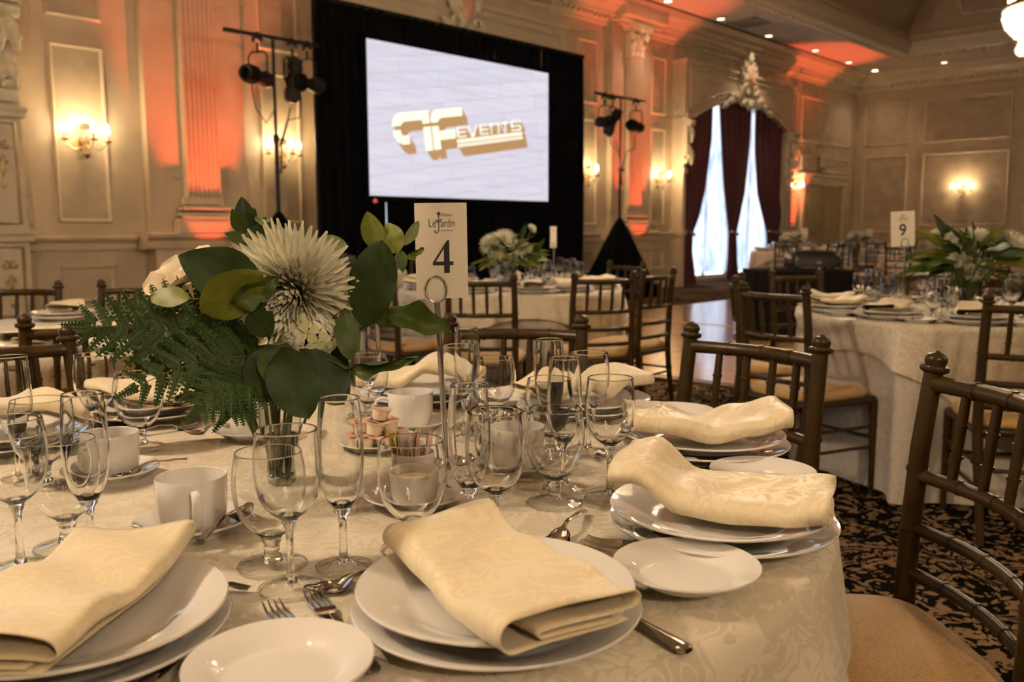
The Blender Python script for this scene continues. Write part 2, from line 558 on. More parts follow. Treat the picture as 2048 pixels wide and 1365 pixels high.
def room():
    m = MB().box(X0 - .2, X1 + .2, Y0 - .2, Y1 + .4, -.12, 0)
    solid('floor', m, 'carpet', 'black scroll patterned tan carpet across the whole hall', 'floor', kind='structure')
    m = MB().box(5.85, 15.2, 0.4, 7.3, 0.0, 0.022)
    df = solid('floor_dance', m, 'oak', 'polished honey oak dance floor laid over the carpet', 'dance floor', kind='structure')
    m = MB()
    for a in ((5.77, 5.85, .32, 7.38), (15.2, 15.28, .32, 7.38), (5.85, 15.2, .32, .4), (5.85, 15.2, 7.3, 7.38)):
        x0, x1, y0, y1 = a
        m.box(x0, x1, y0, y1, 0.0, 0.016)
    part('edge_ramp', m, 'edge_aluminium', df)
    m = MB().box(9.38, 9.46, 0.6, 7.2, 0.0225, 0.0235)
    part('tape_line', m, 'tape_yellow', df)

    # ceiling: flat border, stepped moulding, coved tray
    c = thing('ceiling', 'cream ceiling with a coved lattice tray and downlights', 'ceiling', kind='structure')
    m = MB()
    m.box(X0 - .2, X1 + .2, TY1, Y1 + .4, ZC, ZC + .15)
    m.box(X0 - .2, X1 + .2, Y0 - .2, TY0, ZC, ZC + .15)
    m.box(X0 - .2, TX0, TY0, TY1, ZC, ZC + .15)
    m.box(TX1, X1 + .2, TY0, TY1, ZC, ZC + .15)
    part('ceiling_border', m, 'ceiling_paint', c)
    def ringed(prof, mat, name):
        """prof: list of (inset, z) swept round the tray, mitred"""
        m = MB()
        k = len(prof)
        vs = []
        for sx, sy in ((0, 0), (1, 0), (1, 1), (0, 1)):
            for d, z in prof:
                vs.append(((TX1 - d) if sx else (TX0 + d), (TY1 - d) if sy else (TY0 + d), z))
        fs = []
        for j in range(4):
            j2 = (j + 1) % 4
            for i in range(k - 1):
                fs.append((j * k + i, j2 * k + i, j2 * k + i + 1, j * k + i + 1))
        m.add(vs, fs)
        return part(name, m, mat, c, smooth=20)
    ringed([(-.42, ZC - .001), (-.42, ZC - .035), (-.36, ZC - .05), (-.30, ZC - .11), (-.22, ZC - .13), (-.10, ZC - .13), (-.02, ZC - .10), (.02, ZC - .02), (.08, ZC + .04), (.10, ZC + .16), (.04, ZC + .22), (0, ZC + .36)], 'trim_cream', 'tray_moulding')
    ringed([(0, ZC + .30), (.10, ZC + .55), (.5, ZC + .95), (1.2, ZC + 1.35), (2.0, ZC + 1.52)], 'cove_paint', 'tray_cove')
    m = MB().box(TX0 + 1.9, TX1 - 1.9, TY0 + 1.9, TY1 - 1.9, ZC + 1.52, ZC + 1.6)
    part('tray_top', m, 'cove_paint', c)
    # dentils of the tray moulding
    m = MB()
    y = TY0
    while y < TY1 + .3:
        m.box(TX1 + .22, TX1 + .30, y, y + .09, ZC - .165, ZC - .125)
        y += .18
    x = 9.0
    while x < TX1 + .3:
        m.box(x, x + .09, TY1 + .22, TY1 + .30, ZC - .165, ZC - .125)
        x += .18
    tag(part('tray_dentils', m, 'trim_cream', c, smooth=0), None, kind='stuff')
    # lattice on the end cove
    def cov(s, y):
        return Vector((TX1 - .12 - 1.05 * s, y, ZC + .60 + .72 * s ** .8))
    m = MB()
    ya, yb = 6.6, 1.2
    n = 34
    for fam in (1, -1):
        for i in range(-12, n):
            pts = []
            for j in range(7):
                s = j / 6
                y = ya - (i * .165 + (s * 1.3 if fam > 0 else (1 - s) * 1.3 - 0))
                if yb <= y <= ya:
                    pts.append(cov(s, y))
            if len(pts) > 1:
                m.tube(pts, .018, 4)
    tag(part('lattice', m, 'lattice_wood', c), None, kind='stuff')
    m = MB()
    m.tube([cov(0, ya), cov(.5, ya), cov(1, ya), cov(1, yb)], .035, 6)
    m.tube([cov(0, ya), cov(0, yb)], .03, 6)
    part('lattice_frame', m, 'trim_cream', c)
    m = MB().box(13.6, 23.3, 9.57, 9.63, ZC - .012, ZC + .001)
    part('ceiling_slot', m, 'slot_black', c)

    # long wall with the windows
    w = thing('wall_left', 'long cream panelled wall with pilasters, arched windows and sconces', 'wall', kind='structure')
    m = MB()
    edges = [X0]
    for cx in WIN:
        edges += [cx - 1.95, cx + 1.95]
    edges.append(X1 + .2)
    for i in range(0, len(edges), 2):
        m.box(edges[i], edges[i + 1], Y1, Y1 + .2, 0, ZC)
    for cx in WIN:
        m.box(cx - 1.95, cx + 1.95, Y1, Y1 + .2, 4.05, ZC)
        m.box(cx - 1.95, cx + 1.95, Y1, Y1 + .2, 0, .12)
    part('wall_surface', m, 'wall_paint', w)

    def frame_on_A(name, x0, x1, z0, z1, y=Y1, wd=.055, d=.032, parent=w):
        m = MB()
        prof = [(0, 0), (.15, .55), (.4, 1), (.65, .8), (.8, .35), (1, 0)]
        k = len(prof)
        vs = []
        for sx, sz in ((0, 0), (1, 0), (1, 1), (0, 1)):
            for a, h in prof:
                xx = (x1 - a * wd) if sx else (x0 + a * wd)
                zz = (z1 - a * wd) if sz else (z0 + a * wd)
                vs.append((xx, y - h * d, zz))
        fs = []
        for j in range(4):
            j2 = (j + 1) % 4
            for i in range(k - 1):
                fs.append((j * k + i, j * k + i + 1, j2 * k + i + 1, j2 * k + i))
        m.add(vs, fs)
        return part(name, m, 'trim_cream', parent, smooth=50)

    def field_on_A(x0, x1, z0, z1):
        part('panel_field', MB().box(x0 + .05, x1 - .05, Y1 - .006, Y1, z0 + .05, z1 - .05), 'wall_fabric', w)

    for x0, x1 in ((3.75, 4.34), (6.26, 6.86), (12.62, 13.22), (14.95, 15.46), (20.85, 21.35)):
        frame_on_A('panel_moulding', x0, x1, 1.25, 3.17)
        field_on_A(x0, x1, 1.25, 3.17)
        frame_on_A('panel_moulding', x0, x1, 3.43, 4.55)
        field_on_A(x0, x1, 3.43, 4.55)
        frame_on_A('dado_moulding', x0, x1, .37, .80)
    frame_on_A('panel_moulding', 21.55, 24.5, 3.38, 4.5)
    frame_on_A('panel_moulding', 21.6, 24.55, 2.66, 3.06)
    for x0, x1 in ((4.75, 5.95), (13.4, 14.88)):
        frame_on_A('panel_moulding', x0 + .1, x1 - .1, .37, .80, y=Y1 - .2, wd=.045)

    def run_A(prof, x0, x1, y=Y1):
        return MB().prism(prof, lambda u, v, t: (t, y - u, v), x0, x1)
    rail = [(0, .95), (.03, .955), (.035, .985), (.015, .995), (.02, 1.03), (.05, 1.05), (.075, 1.075), (.078, 1.10), (.05, 1.112), (0, 1.115)]
    for x0, x1 in ((3.4, 4.6), (6.1, 6.95), (12.2, 13.3), (15.0, 15.75), (20.6, 21.75)):
        part('chair_rail', run_A(rail, x0, x1), 'trim_cream', w, smooth=25)
    base = [(0, 0), (.03, 0), (.03, .14), (.018, .17), (.01, .2), (0, .2)]
    b = thing('baseboard_left', 'moulded cream baseboard along the window wall', 'baseboard', kind='structure')
    for x0, x1 in ((3.4, 4.7), (6.0, 7.1), (12.0, 13.35), (14.9, 15.75), (20.6, 21.7)):
        part('baseboard_run', run_A(base, x0, x1), 'trim_cream', b, smooth=25)

    # pilasters
    for cx in (5.35, 14.15):
        s = part('pilaster', MB().box(cx - .62, cx + .62, Y1 - .12, Y1, 1.1, 4.95), 'wall_paint', w)
        x0, x1 = cx - .21, cx + .21
        nfl = 7
        poly = [(x0, 0), (x0, .11)]
        step = (x1 - x0) / (nfl * 4 + 1)
        x = x0
        for i in range(nfl):
            x += step
            poly.append((x, .11))
            for q in range(1, 6):
                poly.append((x + 3 * step * q / 6, .11 - .035 * sin(pi * q / 6)))
            x += 3 * step
            poly.append((x, .11))
        poly += [(x1, .11), (x1, 0)]
        m = MB().prism(poly, lambda u, v, t: (u, Y1 - .12 - v, t), 1.56, 4.36)
        part('shaft', m, 'trim_cream', s, smooth=40)
        m = MB()
        for hw, d, z0, z1 in ((.36, .235, 1.14, 1.27), (.345, .22, 1.27, 1.31), (.315, .20, 1.34, 1.38), (.29, .18, 1.40, 1.45), (.25, .14, 1.47, 1.56)):
            m.box(cx - hw, cx + hw, Y1 - .12 - d + .04, Y1 - .12, z0, z1)
        m.tube([(cx - .33, Y1 - .30, 1.325), (cx + .33, Y1 - .30, 1.325)], .022, 8)
        m.tube([(cx - .30, Y1 - .27, 1.425), (cx + .30, Y1 - .27, 1.425)], .028, 8)
        part('pilaster_base', m, 'trim_cream', s)
        m = MB().box(cx - .62, cx + .62, Y1 - .2, Y1, 0, .95)
        m.box(cx - .66, cx + .66, Y1 - .24, Y1, 0, .2)
        ped = [(0, .95), (.05, .96), (.06, 1.0), (.03, 1.01), (.04, 1.05), (.09, 1.075), (.115, 1.10), (.12, 1.13), (.08, 1.145), (0, 1.15)]
        m.prism(ped, lambda u, v, t: (t, Y1 - .2 - u, v), cx - .74, cx + .74)
        m.box(cx - .74, cx + .74, Y1 - .2, Y1, .95, 1.15)
        part('pedestal', m, 'trim_cream', s, smooth=25)
        # capital: bell, two rows of curling leaves, volutes, abacus
        m = MB()
        yb = Y1 - .12
        m.box(cx - .22, cx + .22, yb - .11, yb, 4.36, 4.80)
        m.tube([(cx - .24, yb - .10, 4.375), (cx + .24, yb - .10, 4.375)], .022, 8)
        def acan(xc, z0, h, wd, out):
            def fn(u, v):
                a = (u - .5) * 2
                ww = wd * (1 - .55 * v) * (1 - .12 * cos(v * 18))
                zz = z0 + h * sin(min(1, v * 1.12) * pi / 2) - (0 if v < .8 else (v - .8) * h * .7)
                yy = yb - .115 - out * v ** 2.2 - .025 * (1 - a * a)
                return (xc + a * ww, yy, zz)
            m.grid(fn, 6, 8)
        for i in range(4):
            acan(cx - .18 + .12 * i, 4.39, .20, .06, .09)
        for i in range(3):
            acan(cx - .13 + .13 * i, 4.50, .24, .065, .12)
        for sgn in (-1, 1):
            pts = []
            for i in range(22):
                a = i * .42
                r = .085 * (1 - i / 25)
                pts.append((cx + sgn * (.23 + r * cos(a) * .8), yb - .17, 4.73 + r * sin(a)))
            m.tube(pts, .02, 6)
        m.box(cx - .31, cx + .31, yb - .22, yb, 4.82, 4.88)
        m.box(cx - .34, cx + .34, yb - .25, yb, 4.88, 4.95)
        m.sphere((cx, yb - .2, 4.83), .06)
        part('capital', m, 'plaster_ornament', s, smooth=50)

    # cornices
    corn = [(0, 4.86), (.03, 4.87), (.04, 4.93), (.08, 4.95), (.09, 5.0), (.20, 5.02), (.22, 5.08), (.30, 5.12), (.34, 5.17), (.46, 5.20), (.50, 5.26), (.52, 5.299), (0, 5.299)]
    tA = thing('trim_1', 'stepped cream cornice with dentils above the window wall', 'cornice', kind='structure')
    part('cornice', MB().prism(corn, lambda u, v, t: (t, Y1 - u, v), X0, X1 - .02), 'trim_cream', tA, smooth=25)
    for cx in (5.35, 14.15):
        m = MB().prism(corn[:7] + [(.22, 5.2), (0, 5.2)], lambda u, v, t: (t, Y1 - .26 - u, v), cx - .66, cx + .66)
        m.box(cx - .66, cx + .66, Y1 - .27, Y1, 4.95, 5.19)
        part('cornice_break', m, 'trim_cream', tA, smooth=25)
    m = MB()
    x = 4.0
    while x < X1 - .1:
        m.box(x, x + .075, Y1 - .165, Y1 - .085, 4.955, 5.015)
        x += .15
    tag(part('dentils', m, 'trim_cream', tA, smooth=0), None, kind='stuff')

    # end wall
    w = thing('wall_back', 'end wall of beige panels with one lit sconce', 'wall', kind='structure')
    part('wall_surface', MB().box(X1, X1 + .2, Y0 - .2, Y1, 0, ZC), 'wall_paint', w)

    def frame_on_B(y0, y1, z0, z1, wd=.06, d=.03):
        m = MB()
        prof = [(0, 0), (.15, .55), (.4, 1), (.65, .8), (.8, .35), (1, 0)]
        k = len(prof)
        vs = []
        for sy, sz in ((0, 0), (1, 0), (1, 1), (0, 1)):
            for a, h in prof:
                vs.append((X1 - h * d, (y1 - a * wd) if sy else (y0 + a * wd), (z1 - a * wd) if sz else (z0 + a * wd)))
        fs = []
        for j in range(4):
            j2 = (j + 1) % 4
            for i in range(k - 1):
                fs.append((j * k + i, j2 * k + i, j2 * k + i + 1, j * k + i + 1))
        m.add(vs, fs)
        part('panel_moulding', m, 'trim_cream', w, smooth=50)
        part('panel_field', MB().box(X1 - .006, X1, y0 + .05, y1 - .05, z0 + .05, z1 - .05), 'wall_fabric', w)
    for y0, y1 in ((8.73, 9.93), (6.26, 8.37), (4.7, 5.9), (2.2, 4.3)):
        frame_on_B(y0, y1, 1.25, 3.15)
        frame_on_B(y0, y1, 3.42, 4.55)
        frame_on_B(y0, y1, .37, .80)
    part('chair_rail', MB().prism(rail, lambda u, v, t: (X1 - u, t, v), 0, Y1), 'trim_cream', w, smooth=25)
    tB = thing('trim_2', 'stepped cream cornice with dentils above the end wall', 'cornice', kind='structure')
    part('cornice', MB().prism(corn, lambda u, v, t: (X1 - u, t, v), Y0, Y1), 'trim_cream', tB, smooth=25)
    m = MB()
    y = 2.0
    while y < Y1 - .15:
        m.box(X1 - .165, X1 - .085, y, y + .075, 4.955, 5.015)
        y += .15
    tag(part('dentils', m, 'trim_cream', tB, smooth=0), None, kind='stuff')
    bb = part('baseboard_back', MB().prism(base, lambda u, v, t: (X1 - u, t, v), 0, Y1), 'trim_cream', None, smooth=25)
    tag(bb, 'moulded cream baseboard under the end wall', 'baseboard', kind='structure')
    # the two walls behind the camera
    solid('wall_right', MB().box(X0 - .2, X1 + .2, Y0 - .2, Y0, 0, ZC), 'wall_paint', 'plain cream wall on the camera side of the hall', 'wall', kind='structure')
    solid('wall_front', MB().box(X0 - .2, X0, Y0, Y1 + .4, 0, ZC), 'wall_paint', 'plain cream wall behind the camera', 'wall', kind='structure')

    # double door
    d = thing('door_1', 'beige double door in the corner below two panel mouldings', 'door', kind='structure')
    for x0, x1 in ((21.78, 22.86), (22.9, 24.02)):
        l = part('door_leaf', MB().box(x0, x1, Y1 - .05, Y1 - .005, .01, 2.28), 'door_panel', d)
        m = MB()
        for z0, z1 in ((.25, .95), (1.12, 2.1)):
            m.box(x0 + .14, x1 - .14, Y1 - .068, Y1 - .05, z0, z1)
            m.box(x0 + .19, x1 - .19, Y1 - .078, Y1 - .06, z0 + .05, z1 - .05)
        part('door_panel', m, 'door_panel', l)
    m = MB().box(21.62, 21.76, Y1 - .09, Y1, 0, 2.32)
    m.box(24.04, 24.18, Y1 - .09, Y1, 0, 2.32)
    m.box(21.55, 24.25, Y1 - .13, Y1, 2.32, 2.52)
    m.box(21.5, 24.3, Y1 - .17, Y1, 2.52, 2.58)
    part('door_frame', m, 'trim_cream', d)
    m = MB().box(22.855, 22.905, Y1 - .03, Y1 - .004, 0, 2.3)
    m.box(21.755, 21.785, Y1 - .03, Y1 - .004, 0, 2.3)
    m.box(24.015, 24.045, Y1 - .03, Y1 - .004, 0, 2.3)
    part('door_gap', m, 'door_seam', d)
    t = thing('emergency_light', 'small white box light fixed above the double door', 'lamp', (22.75, Y1 - .02, 2.72))
    part('housing', MB().box(-.13, .13, -.07, 0, .04, .34), 'trim_cream', t)
    part('lamp_head', MB().box(-.10, .10, -.10, -.02, -.09, .04), 'vent_metal', t)


room()


def scroll(m, cx, cz, y, r0, turns, sgn, thick, a0=0.0, grow=1.0):
    pts, rs = [], []
    n = int(turns * 14)
    for i in range(n + 1):
        f = i / n
        a = a0 + sgn * f * turns * 2 * pi
        r = r0 * (1 - f * .85)
        pts.append((cx + r * cos(a), y - .02 * f, cz + r * sin(a)))
        rs.append(thick * (1 - .5 * f))
    m.tube(pts, rs, 6)


def leaf_relief(m, x, z, y, ang, ln, wd, lift=.05):
    d = Vector((cos(ang), 0, sin(ang)))
    p = Vector((-sin(ang), 0, cos(ang)))
    def fn(u, v):
        a = (u - .5) * 2
        ww = wd * sin(pi * min(1, .12 + v * .88)) * (1 + .18 * cos(v * 22))
        q = Vector((x, y, z)) + d * (ln * v) + p * (a * ww)
        q.y -= lift * (sin(pi * v) * .6 + .5 * v) * (1 - .5 * a * a) + .004
        return q
    m.grid(fn, 6, 10)


def window(idx, cx, label, full):
    win = thing('window_%d' % idx, label, 'window', (0, 0, 0), kind='structure')
    YF = Y1 - .3
    # head box with segmental arch
    n = 32
    vs, fs = [], []
    def zb(x):
        t = abs(x) / 2.12
        return 3.43 if t >= 1 else 3.43 + .50 * (1 - t * t)
    xs = [-HW, -2.13] + [-2.12 + 4.24 * i / n for i in range(n + 1)] + [2.13, HW]
    for x in xs:
        for y in (YF, Y1):
            vs += [(cx + x, y, zb(x)), (cx + x, y, 4.52)]
    for i in range(len(xs) - 1):
        a, b = i * 4, (i + 1) * 4
        fs += [(a, b, b + 1, a + 1), (a + 2, a + 3, b + 3, b + 2), (a, a + 2, b + 2, b), (a + 1, b + 1, b + 3, a + 3)]
    e = (len(xs) - 1) * 4
    fs += [(0, 1, 3, 2), (e, e + 2, e + 3, e + 1)]
    h = part('window_head', MB().add(vs, fs), 'trim_cream', win, smooth=30)
    m = MB()
    arc = [(cx + x, YF - .02, zb(x) + .03) for x in xs]
    m.tube(arc, .045, 8)
    m.tube([(x, y - .01, z + .09) for x, y, z in arc], .025, 6)
    part('arch_moulding', m, 'trim_cream', h)
    m = MB()
    q = [(-2.25, 3.62), (-2.25, 4.38), (2.25, 4.38), (2.25, 3.62)]
    m.tube([(cx + a, YF - .01, b) for a, b in q], .03, 6)
    m.tube([(cx + x, YF - .01, zb(x) + .20) for x in xs[2:-2]], .028, 6)
    part('panel_moulding', m, 'trim_cream', h)
    m = MB().box(cx - HW - .05, cx + HW + .05, YF - .05, Y1, 4.50, 4.56)
    part('head_ledge', m, 'trim_cream', h)
    # cartouche
    m = MB()
    for s in (-1, 1):
        scroll(m, cx + s * .20, 4.22, YF - .10, .17, 1.4, s, .05, pi / 2)
        scroll(m, cx + s * .34, 4.02, YF - .08, .14, 1.3, -s, .045, -pi / 2)
        scroll(m, cx + s * .16, 4.66, YF - .10, .11, 1.2, s, .035, 0)
        for k, (x, z, a, ln, wd) in enumerate(((.15, 4.05, 30, .40, .09), (.25, 3.98, 5, .55, .10), (.45, 4.0, -18, .55, .09), (.75, 3.88, -24, .45, .07), (.18, 4.35, 60, .36, .09), (.10, 4.55, 70, .30, .07), (.05, 3.98, -30, .30, .09))):
            an = R(a) if s > 0 else pi - R(a)
            leaf_relief(m, cx + s * x, z, YF - .03, an, ln, wd, .10)
    for k in range(7):
        leaf_relief(m, cx, 4.0, YF - .05, R(200 + k * 23), .26, .07, .10)
    leaf_relief(m, cx, 4.72, YF - .06, pi / 2, .30, .10, .12)
    m.sphere((cx, YF - .06, 4.40), 1, 16, 10, (.23, .10, .34))
    part('cartouche', m, 'plaster_ornament', h, smooth=60)
    m = MB().sphere((cx, YF - .10, 4.44), 1, 16, 10, (.145, .10, .27))
    part('cartouche_oval', m, 'pink_marble', h, smooth=60)
    # piers and corbels
    for s in (-1, 1):
        xa = cx + s * (HW - .21)
        slim = idx == 3 and s < 0
        if slim:
            p = part('window_pier', MB().box(cx - HW, cx - HW + .10, YF + .02, Y1, 0, 3.44).box(cx - HW - .02, cx - HW + .12, YF - .01, Y1, 1.06, 1.17).box(cx - HW - .02, cx - HW + .12, YF - .01, Y1, 2.30, 2.40), 'trim_cream', win)
            m = MB().box(cx - HW - .01, cx - HW + .10, YF - .06, YF + .05, 2.5, 3.42)
            for k in range(2):
                leaf_relief(m, cx - HW + .05, 3.3 - .44 * k, YF - .08, R(-90), .4, .09, .12)
            m.tube([(cx - HW - .02, YF - .10, 3.30), (cx - HW + .14, YF - .10, 3.30)], .07, 10).tube([(cx - HW - .01, YF - .06, 2.62), (cx - HW + .12, YF - .06, 2.62)], .05, 10)
            part('corbel', m, 'plaster_ornament', p, smooth=50)
            continue
        p = part('window_pier', MB().box(xa - .20, xa + .20, YF + .02, Y1, 0, 3.44), 'trim_cream', win)
        m = MB()
        m.box(xa - .23, xa + .23, YF - .03, Y1, 2.30, 2.40)
        m.box(xa - .25, xa + .25, YF - .05, Y1, 2.36, 2.40)
        m.box(xa - .23, xa + .23, YF - .03, Y1, 1.06, 1.17)
        m.box(xa - .26, xa + .26, YF - .06, Y1, 1.13, 1.17)
        m.box(xa - .23, xa + .23, YF - .03, Y1, 0, .22)
        part('pier_ledge', m, 'trim_cream', p)
        m = MB()
        for z0, z1 in ((1.24, 2.24), (.30, 1.0)):
            m.tube([(xa - .13, YF + .015, z0), (xa + .13, YF + .015, z0), (xa + .13, YF + .015, z1), (xa - .13, YF + .015, z1), (xa - .13, YF + .015, z0)], .014, 6)
        part('pier_moulding', m, 'gilding', p)
        m = MB()
        for z0 in (2.02, .82):
            for s2 in (-1, 1):
                scroll(m, xa + s2 * .04, z0, YF + .01, .045, 1.2, s2, .008, pi / 2)
                leaf_relief(m, xa, z0 - .08, YF + .018, R(-90 + s2 * 25), .12, .018, .012)
            leaf_relief(m, xa, z0 - .1, YF + .018, R(-90), .22, .02, .012)
            leaf_relief(m, xa, z0 - .34, YF + .018, R(-90), .10, .016, .012)
        part('gilt_relief', m, 'gilding', p, smooth=50)
        m = MB()
        m.box(xa - .17, xa + .17, YF - .05, YF + .05, 2.45, 3.42)
        for k in range(3):
            leaf_relief(m, xa + (k - 1) * .09, 3.30, YF - .10, R(-90 + (k - 1) * 10), .42, .07, .12)
            leaf_relief(m, xa + (k - 1) * .09, 2.86, YF - .07, R(-90 + (k - 1) * 10), .30, .06, .10)
        m.tube([(xa - .19, YF - .12, 3.32), (xa + .19, YF - .12, 3.32)], .07, 10)
        m.tube([(xa - .17, YF - .08, 2.62), (xa + .17, YF - .08, 2.62)], .05, 10)
        m.box(xa - .21, xa + .21, YF - .19, YF + .05, 3.39, 3.45)
        part('corbel', m, 'plaster_ornament', p, smooth=50)
    if not full:
        return
    # glazing behind
    m = MB().box(cx - 1.93, cx + 1.93, Y1 + .16, Y1 + .17, .14, 4.03)
    part('pane', m, 'daylight', win)
    m = MB()
    for i in range(5):
        x = cx - 1.9 + .95 * i
        m.box(x - .03, x + .03, Y1 + .08, Y1 + .14, .12, 4.04)
    for z in (.15, 4.0):
        m.box(cx - 1.93, cx + 1.93, Y1 + .08, Y1 + .14, z - .03, z + .03)
    part('muntins', m, 'trim_cream', win)


window(1, WIN[0], 'arched window at the left picture edge, mostly behind its gilt pier', True)
window(2, WIN[1], 'arched window head hidden behind the projection screen drape', False)
window(3, WIN[2], 'arched window with burgundy curtains and bright sheers', True)


def curtain(name, label, cat, mat, left, right, y, pleats, amp, group=None, tie=None, nz=36):
    """left/right: lists of (z, x) edges from top to bottom"""
    def ev(tab, z):
        for (za, xa), (zb_, xb) in zip(tab, tab[1:]):
            if zb_ <= z <= za:
                t = (za - z) / max(1e-6, za - zb_)
                return xa + (xb - xa) * t
        return tab[-1][1]
    zt, zb_ = left[0][0], left[-1][0]
    nu = pleats * 8
    def fn(u, v):
        z = zt + (zb_ - zt) * v
        a, b = ev(left, z), ev(right, z)
        k = min(1.0, (b - a) / (right[0][1] - left[0][1]) + .25)
        return (a + (b - a) * u, y + amp * k * sin(u * pleats * 2 * pi) + .3 * amp * sin(u * 7 + v * 3), z)
    t = thing(name, label, cat, group=group)
    part('fabric', MB().grid(fn, nu, nz), mat, t, smooth=80)
    if tie:
        z, a, b = tie
        m = MB().tube([(a + .02, y - .05, z + .03), ((a + b) / 2, y - .085, z - .01), (b - .02, y - .05, z - .04)], .03, 8)
        part('tieback', m, 'tie_gold', t)
    return t


cw = WIN[2]
curtain('window_curtain', 'burgundy velvet curtain hanging at the pier side nearer the screen', 'curtain', 'velvet_burgundy', [(3.95, 15.86), (0.03, 15.86)], [(3.95, 16.95), (3.1, 16.95), (2.0, 16.72), (1.45, 16.5), (1.1, 16.27), (.7, 16.25), (.03, 16.42)], Y1 - .20, 5, .05, tie=(1.10, 16.0, 16.28))
curtain('window_curtain', 'burgundy velvet curtain gathered in the middle of the window', 'curtain', 'velvet_burgundy', [(3.95, 17.22), (3.0, 17.38), (2.0, 17.55), (1.1, 17.78), (.5, 17.76), (.03, 17.70)], [(3.95, 18.62), (3.0, 18.58), (2.0, 18.42), (1.1, 18.10), (.5, 18.14), (.03, 18.25)], Y1 - .20, 6, .05, tie=(1.10, 17.75, 18.12))
curtain('window_curtain', 'burgundy velvet curtain hanging at the pier side nearer the door', 'curtain', 'velvet_burgundy', [(3.95, 18.82), (3.0, 18.86), (2.0, 19.06), (1.1, 19.55), (.5, 19.6), (.03, 19.5)], [(3.95, 20.36), (2.0, 20.3), (1.1, 20.15), (.03, 20.2)], Y1 - .20, 6, .05, tie=(1.10, 19.5, 20.2))
curtain('sheer_curtain', 'white sheer curtain glowing with daylight behind the burgundy velvet', 'curtain', 'sheer', [(4.0, cw - 1.92), (0.25, cw - 1.92)], [(4.0, cw + 1.92), (0.25, cw + 1.92)], Y1 + .04, 40, .022, nz=6)
curtain('sheer_curtain', 'white sheer curtain glimpsed beside the gilt pier at the picture edge', 'curtain', 'sheer', [(4.0, WIN[0] - 1.92), (0.1, WIN[0] - 1.92)], [(4.0, WIN[0] + 1.92), (0.1, WIN[0] + 1.92)], Y1 + .04, 40, .022, nz=6)

# ------------------------------------------------------------------ ceiling fittings
CANS = [(14.25, 9.38, 0), (16.13, 9.38, 0), (18.22, 9.42, 0), (20.43, 9.38, 0), (22.43, 9.42, 0), (24.02, 9.38, 1), (24.1, 7.7, 0), (24.1, 5.6, 0)]
CAN_N = ('the one cut by the top edge, above the screen', 'the one beside the air vent', 'the dim one past the air vent', 'in the red glow above the window curtains', 'at the far end of the red glow', 'the brightest, in the room corner', 'over the panelled end wall left of the chandelier', 'over the end wall behind the chandelier')
for (x, y, b), nm in zip(CANS, CAN_N):
    t = thing('downlight', 'round recessed downlight, %s' % nm, 'downlight', (x, y, ZC), group='recessed downlights')
    part('trim_ring', MB().lathe([(.075, 0), (.105, -.006), (.11, -.012), (.10, -.016), (.075, -.012), (.072, 0)], 20), 'trim_cream', t)
    part('lens', MB().lathe([(0, -.004), (.074, -.004), (.074, -.001), (0, -.001)], 16), 'can_bright' if b else 'can_light', t)
    if b or x in (18.22, 14.25):
        light('downlight_lamp', 'SPOT', (0, 0, -.03), SPOT_W * (1 if b else 2.2), WARM, t, .06, None, R(110), .8)
t = thing('air_vent', 'grey square air vent grille set in the ceiling', 'vent', (16.75, 9.12, ZC))
m = MB()
for a in ((-.34, .34, -.30, -.26), (-.34, .34, .26, .30), (-.34, -.30, -.30, .30), (.30, .34, -.30, .30)):
    m.box(*a, -.03, 0)
part('vent_frame', m, 'vent_metal', t)
for i in range(9):
    part('louvre', MB().box(-.30, .30, -.25 + i * .058, -.215 + i * .058, -.022, -.004), 'vent_metal', t)


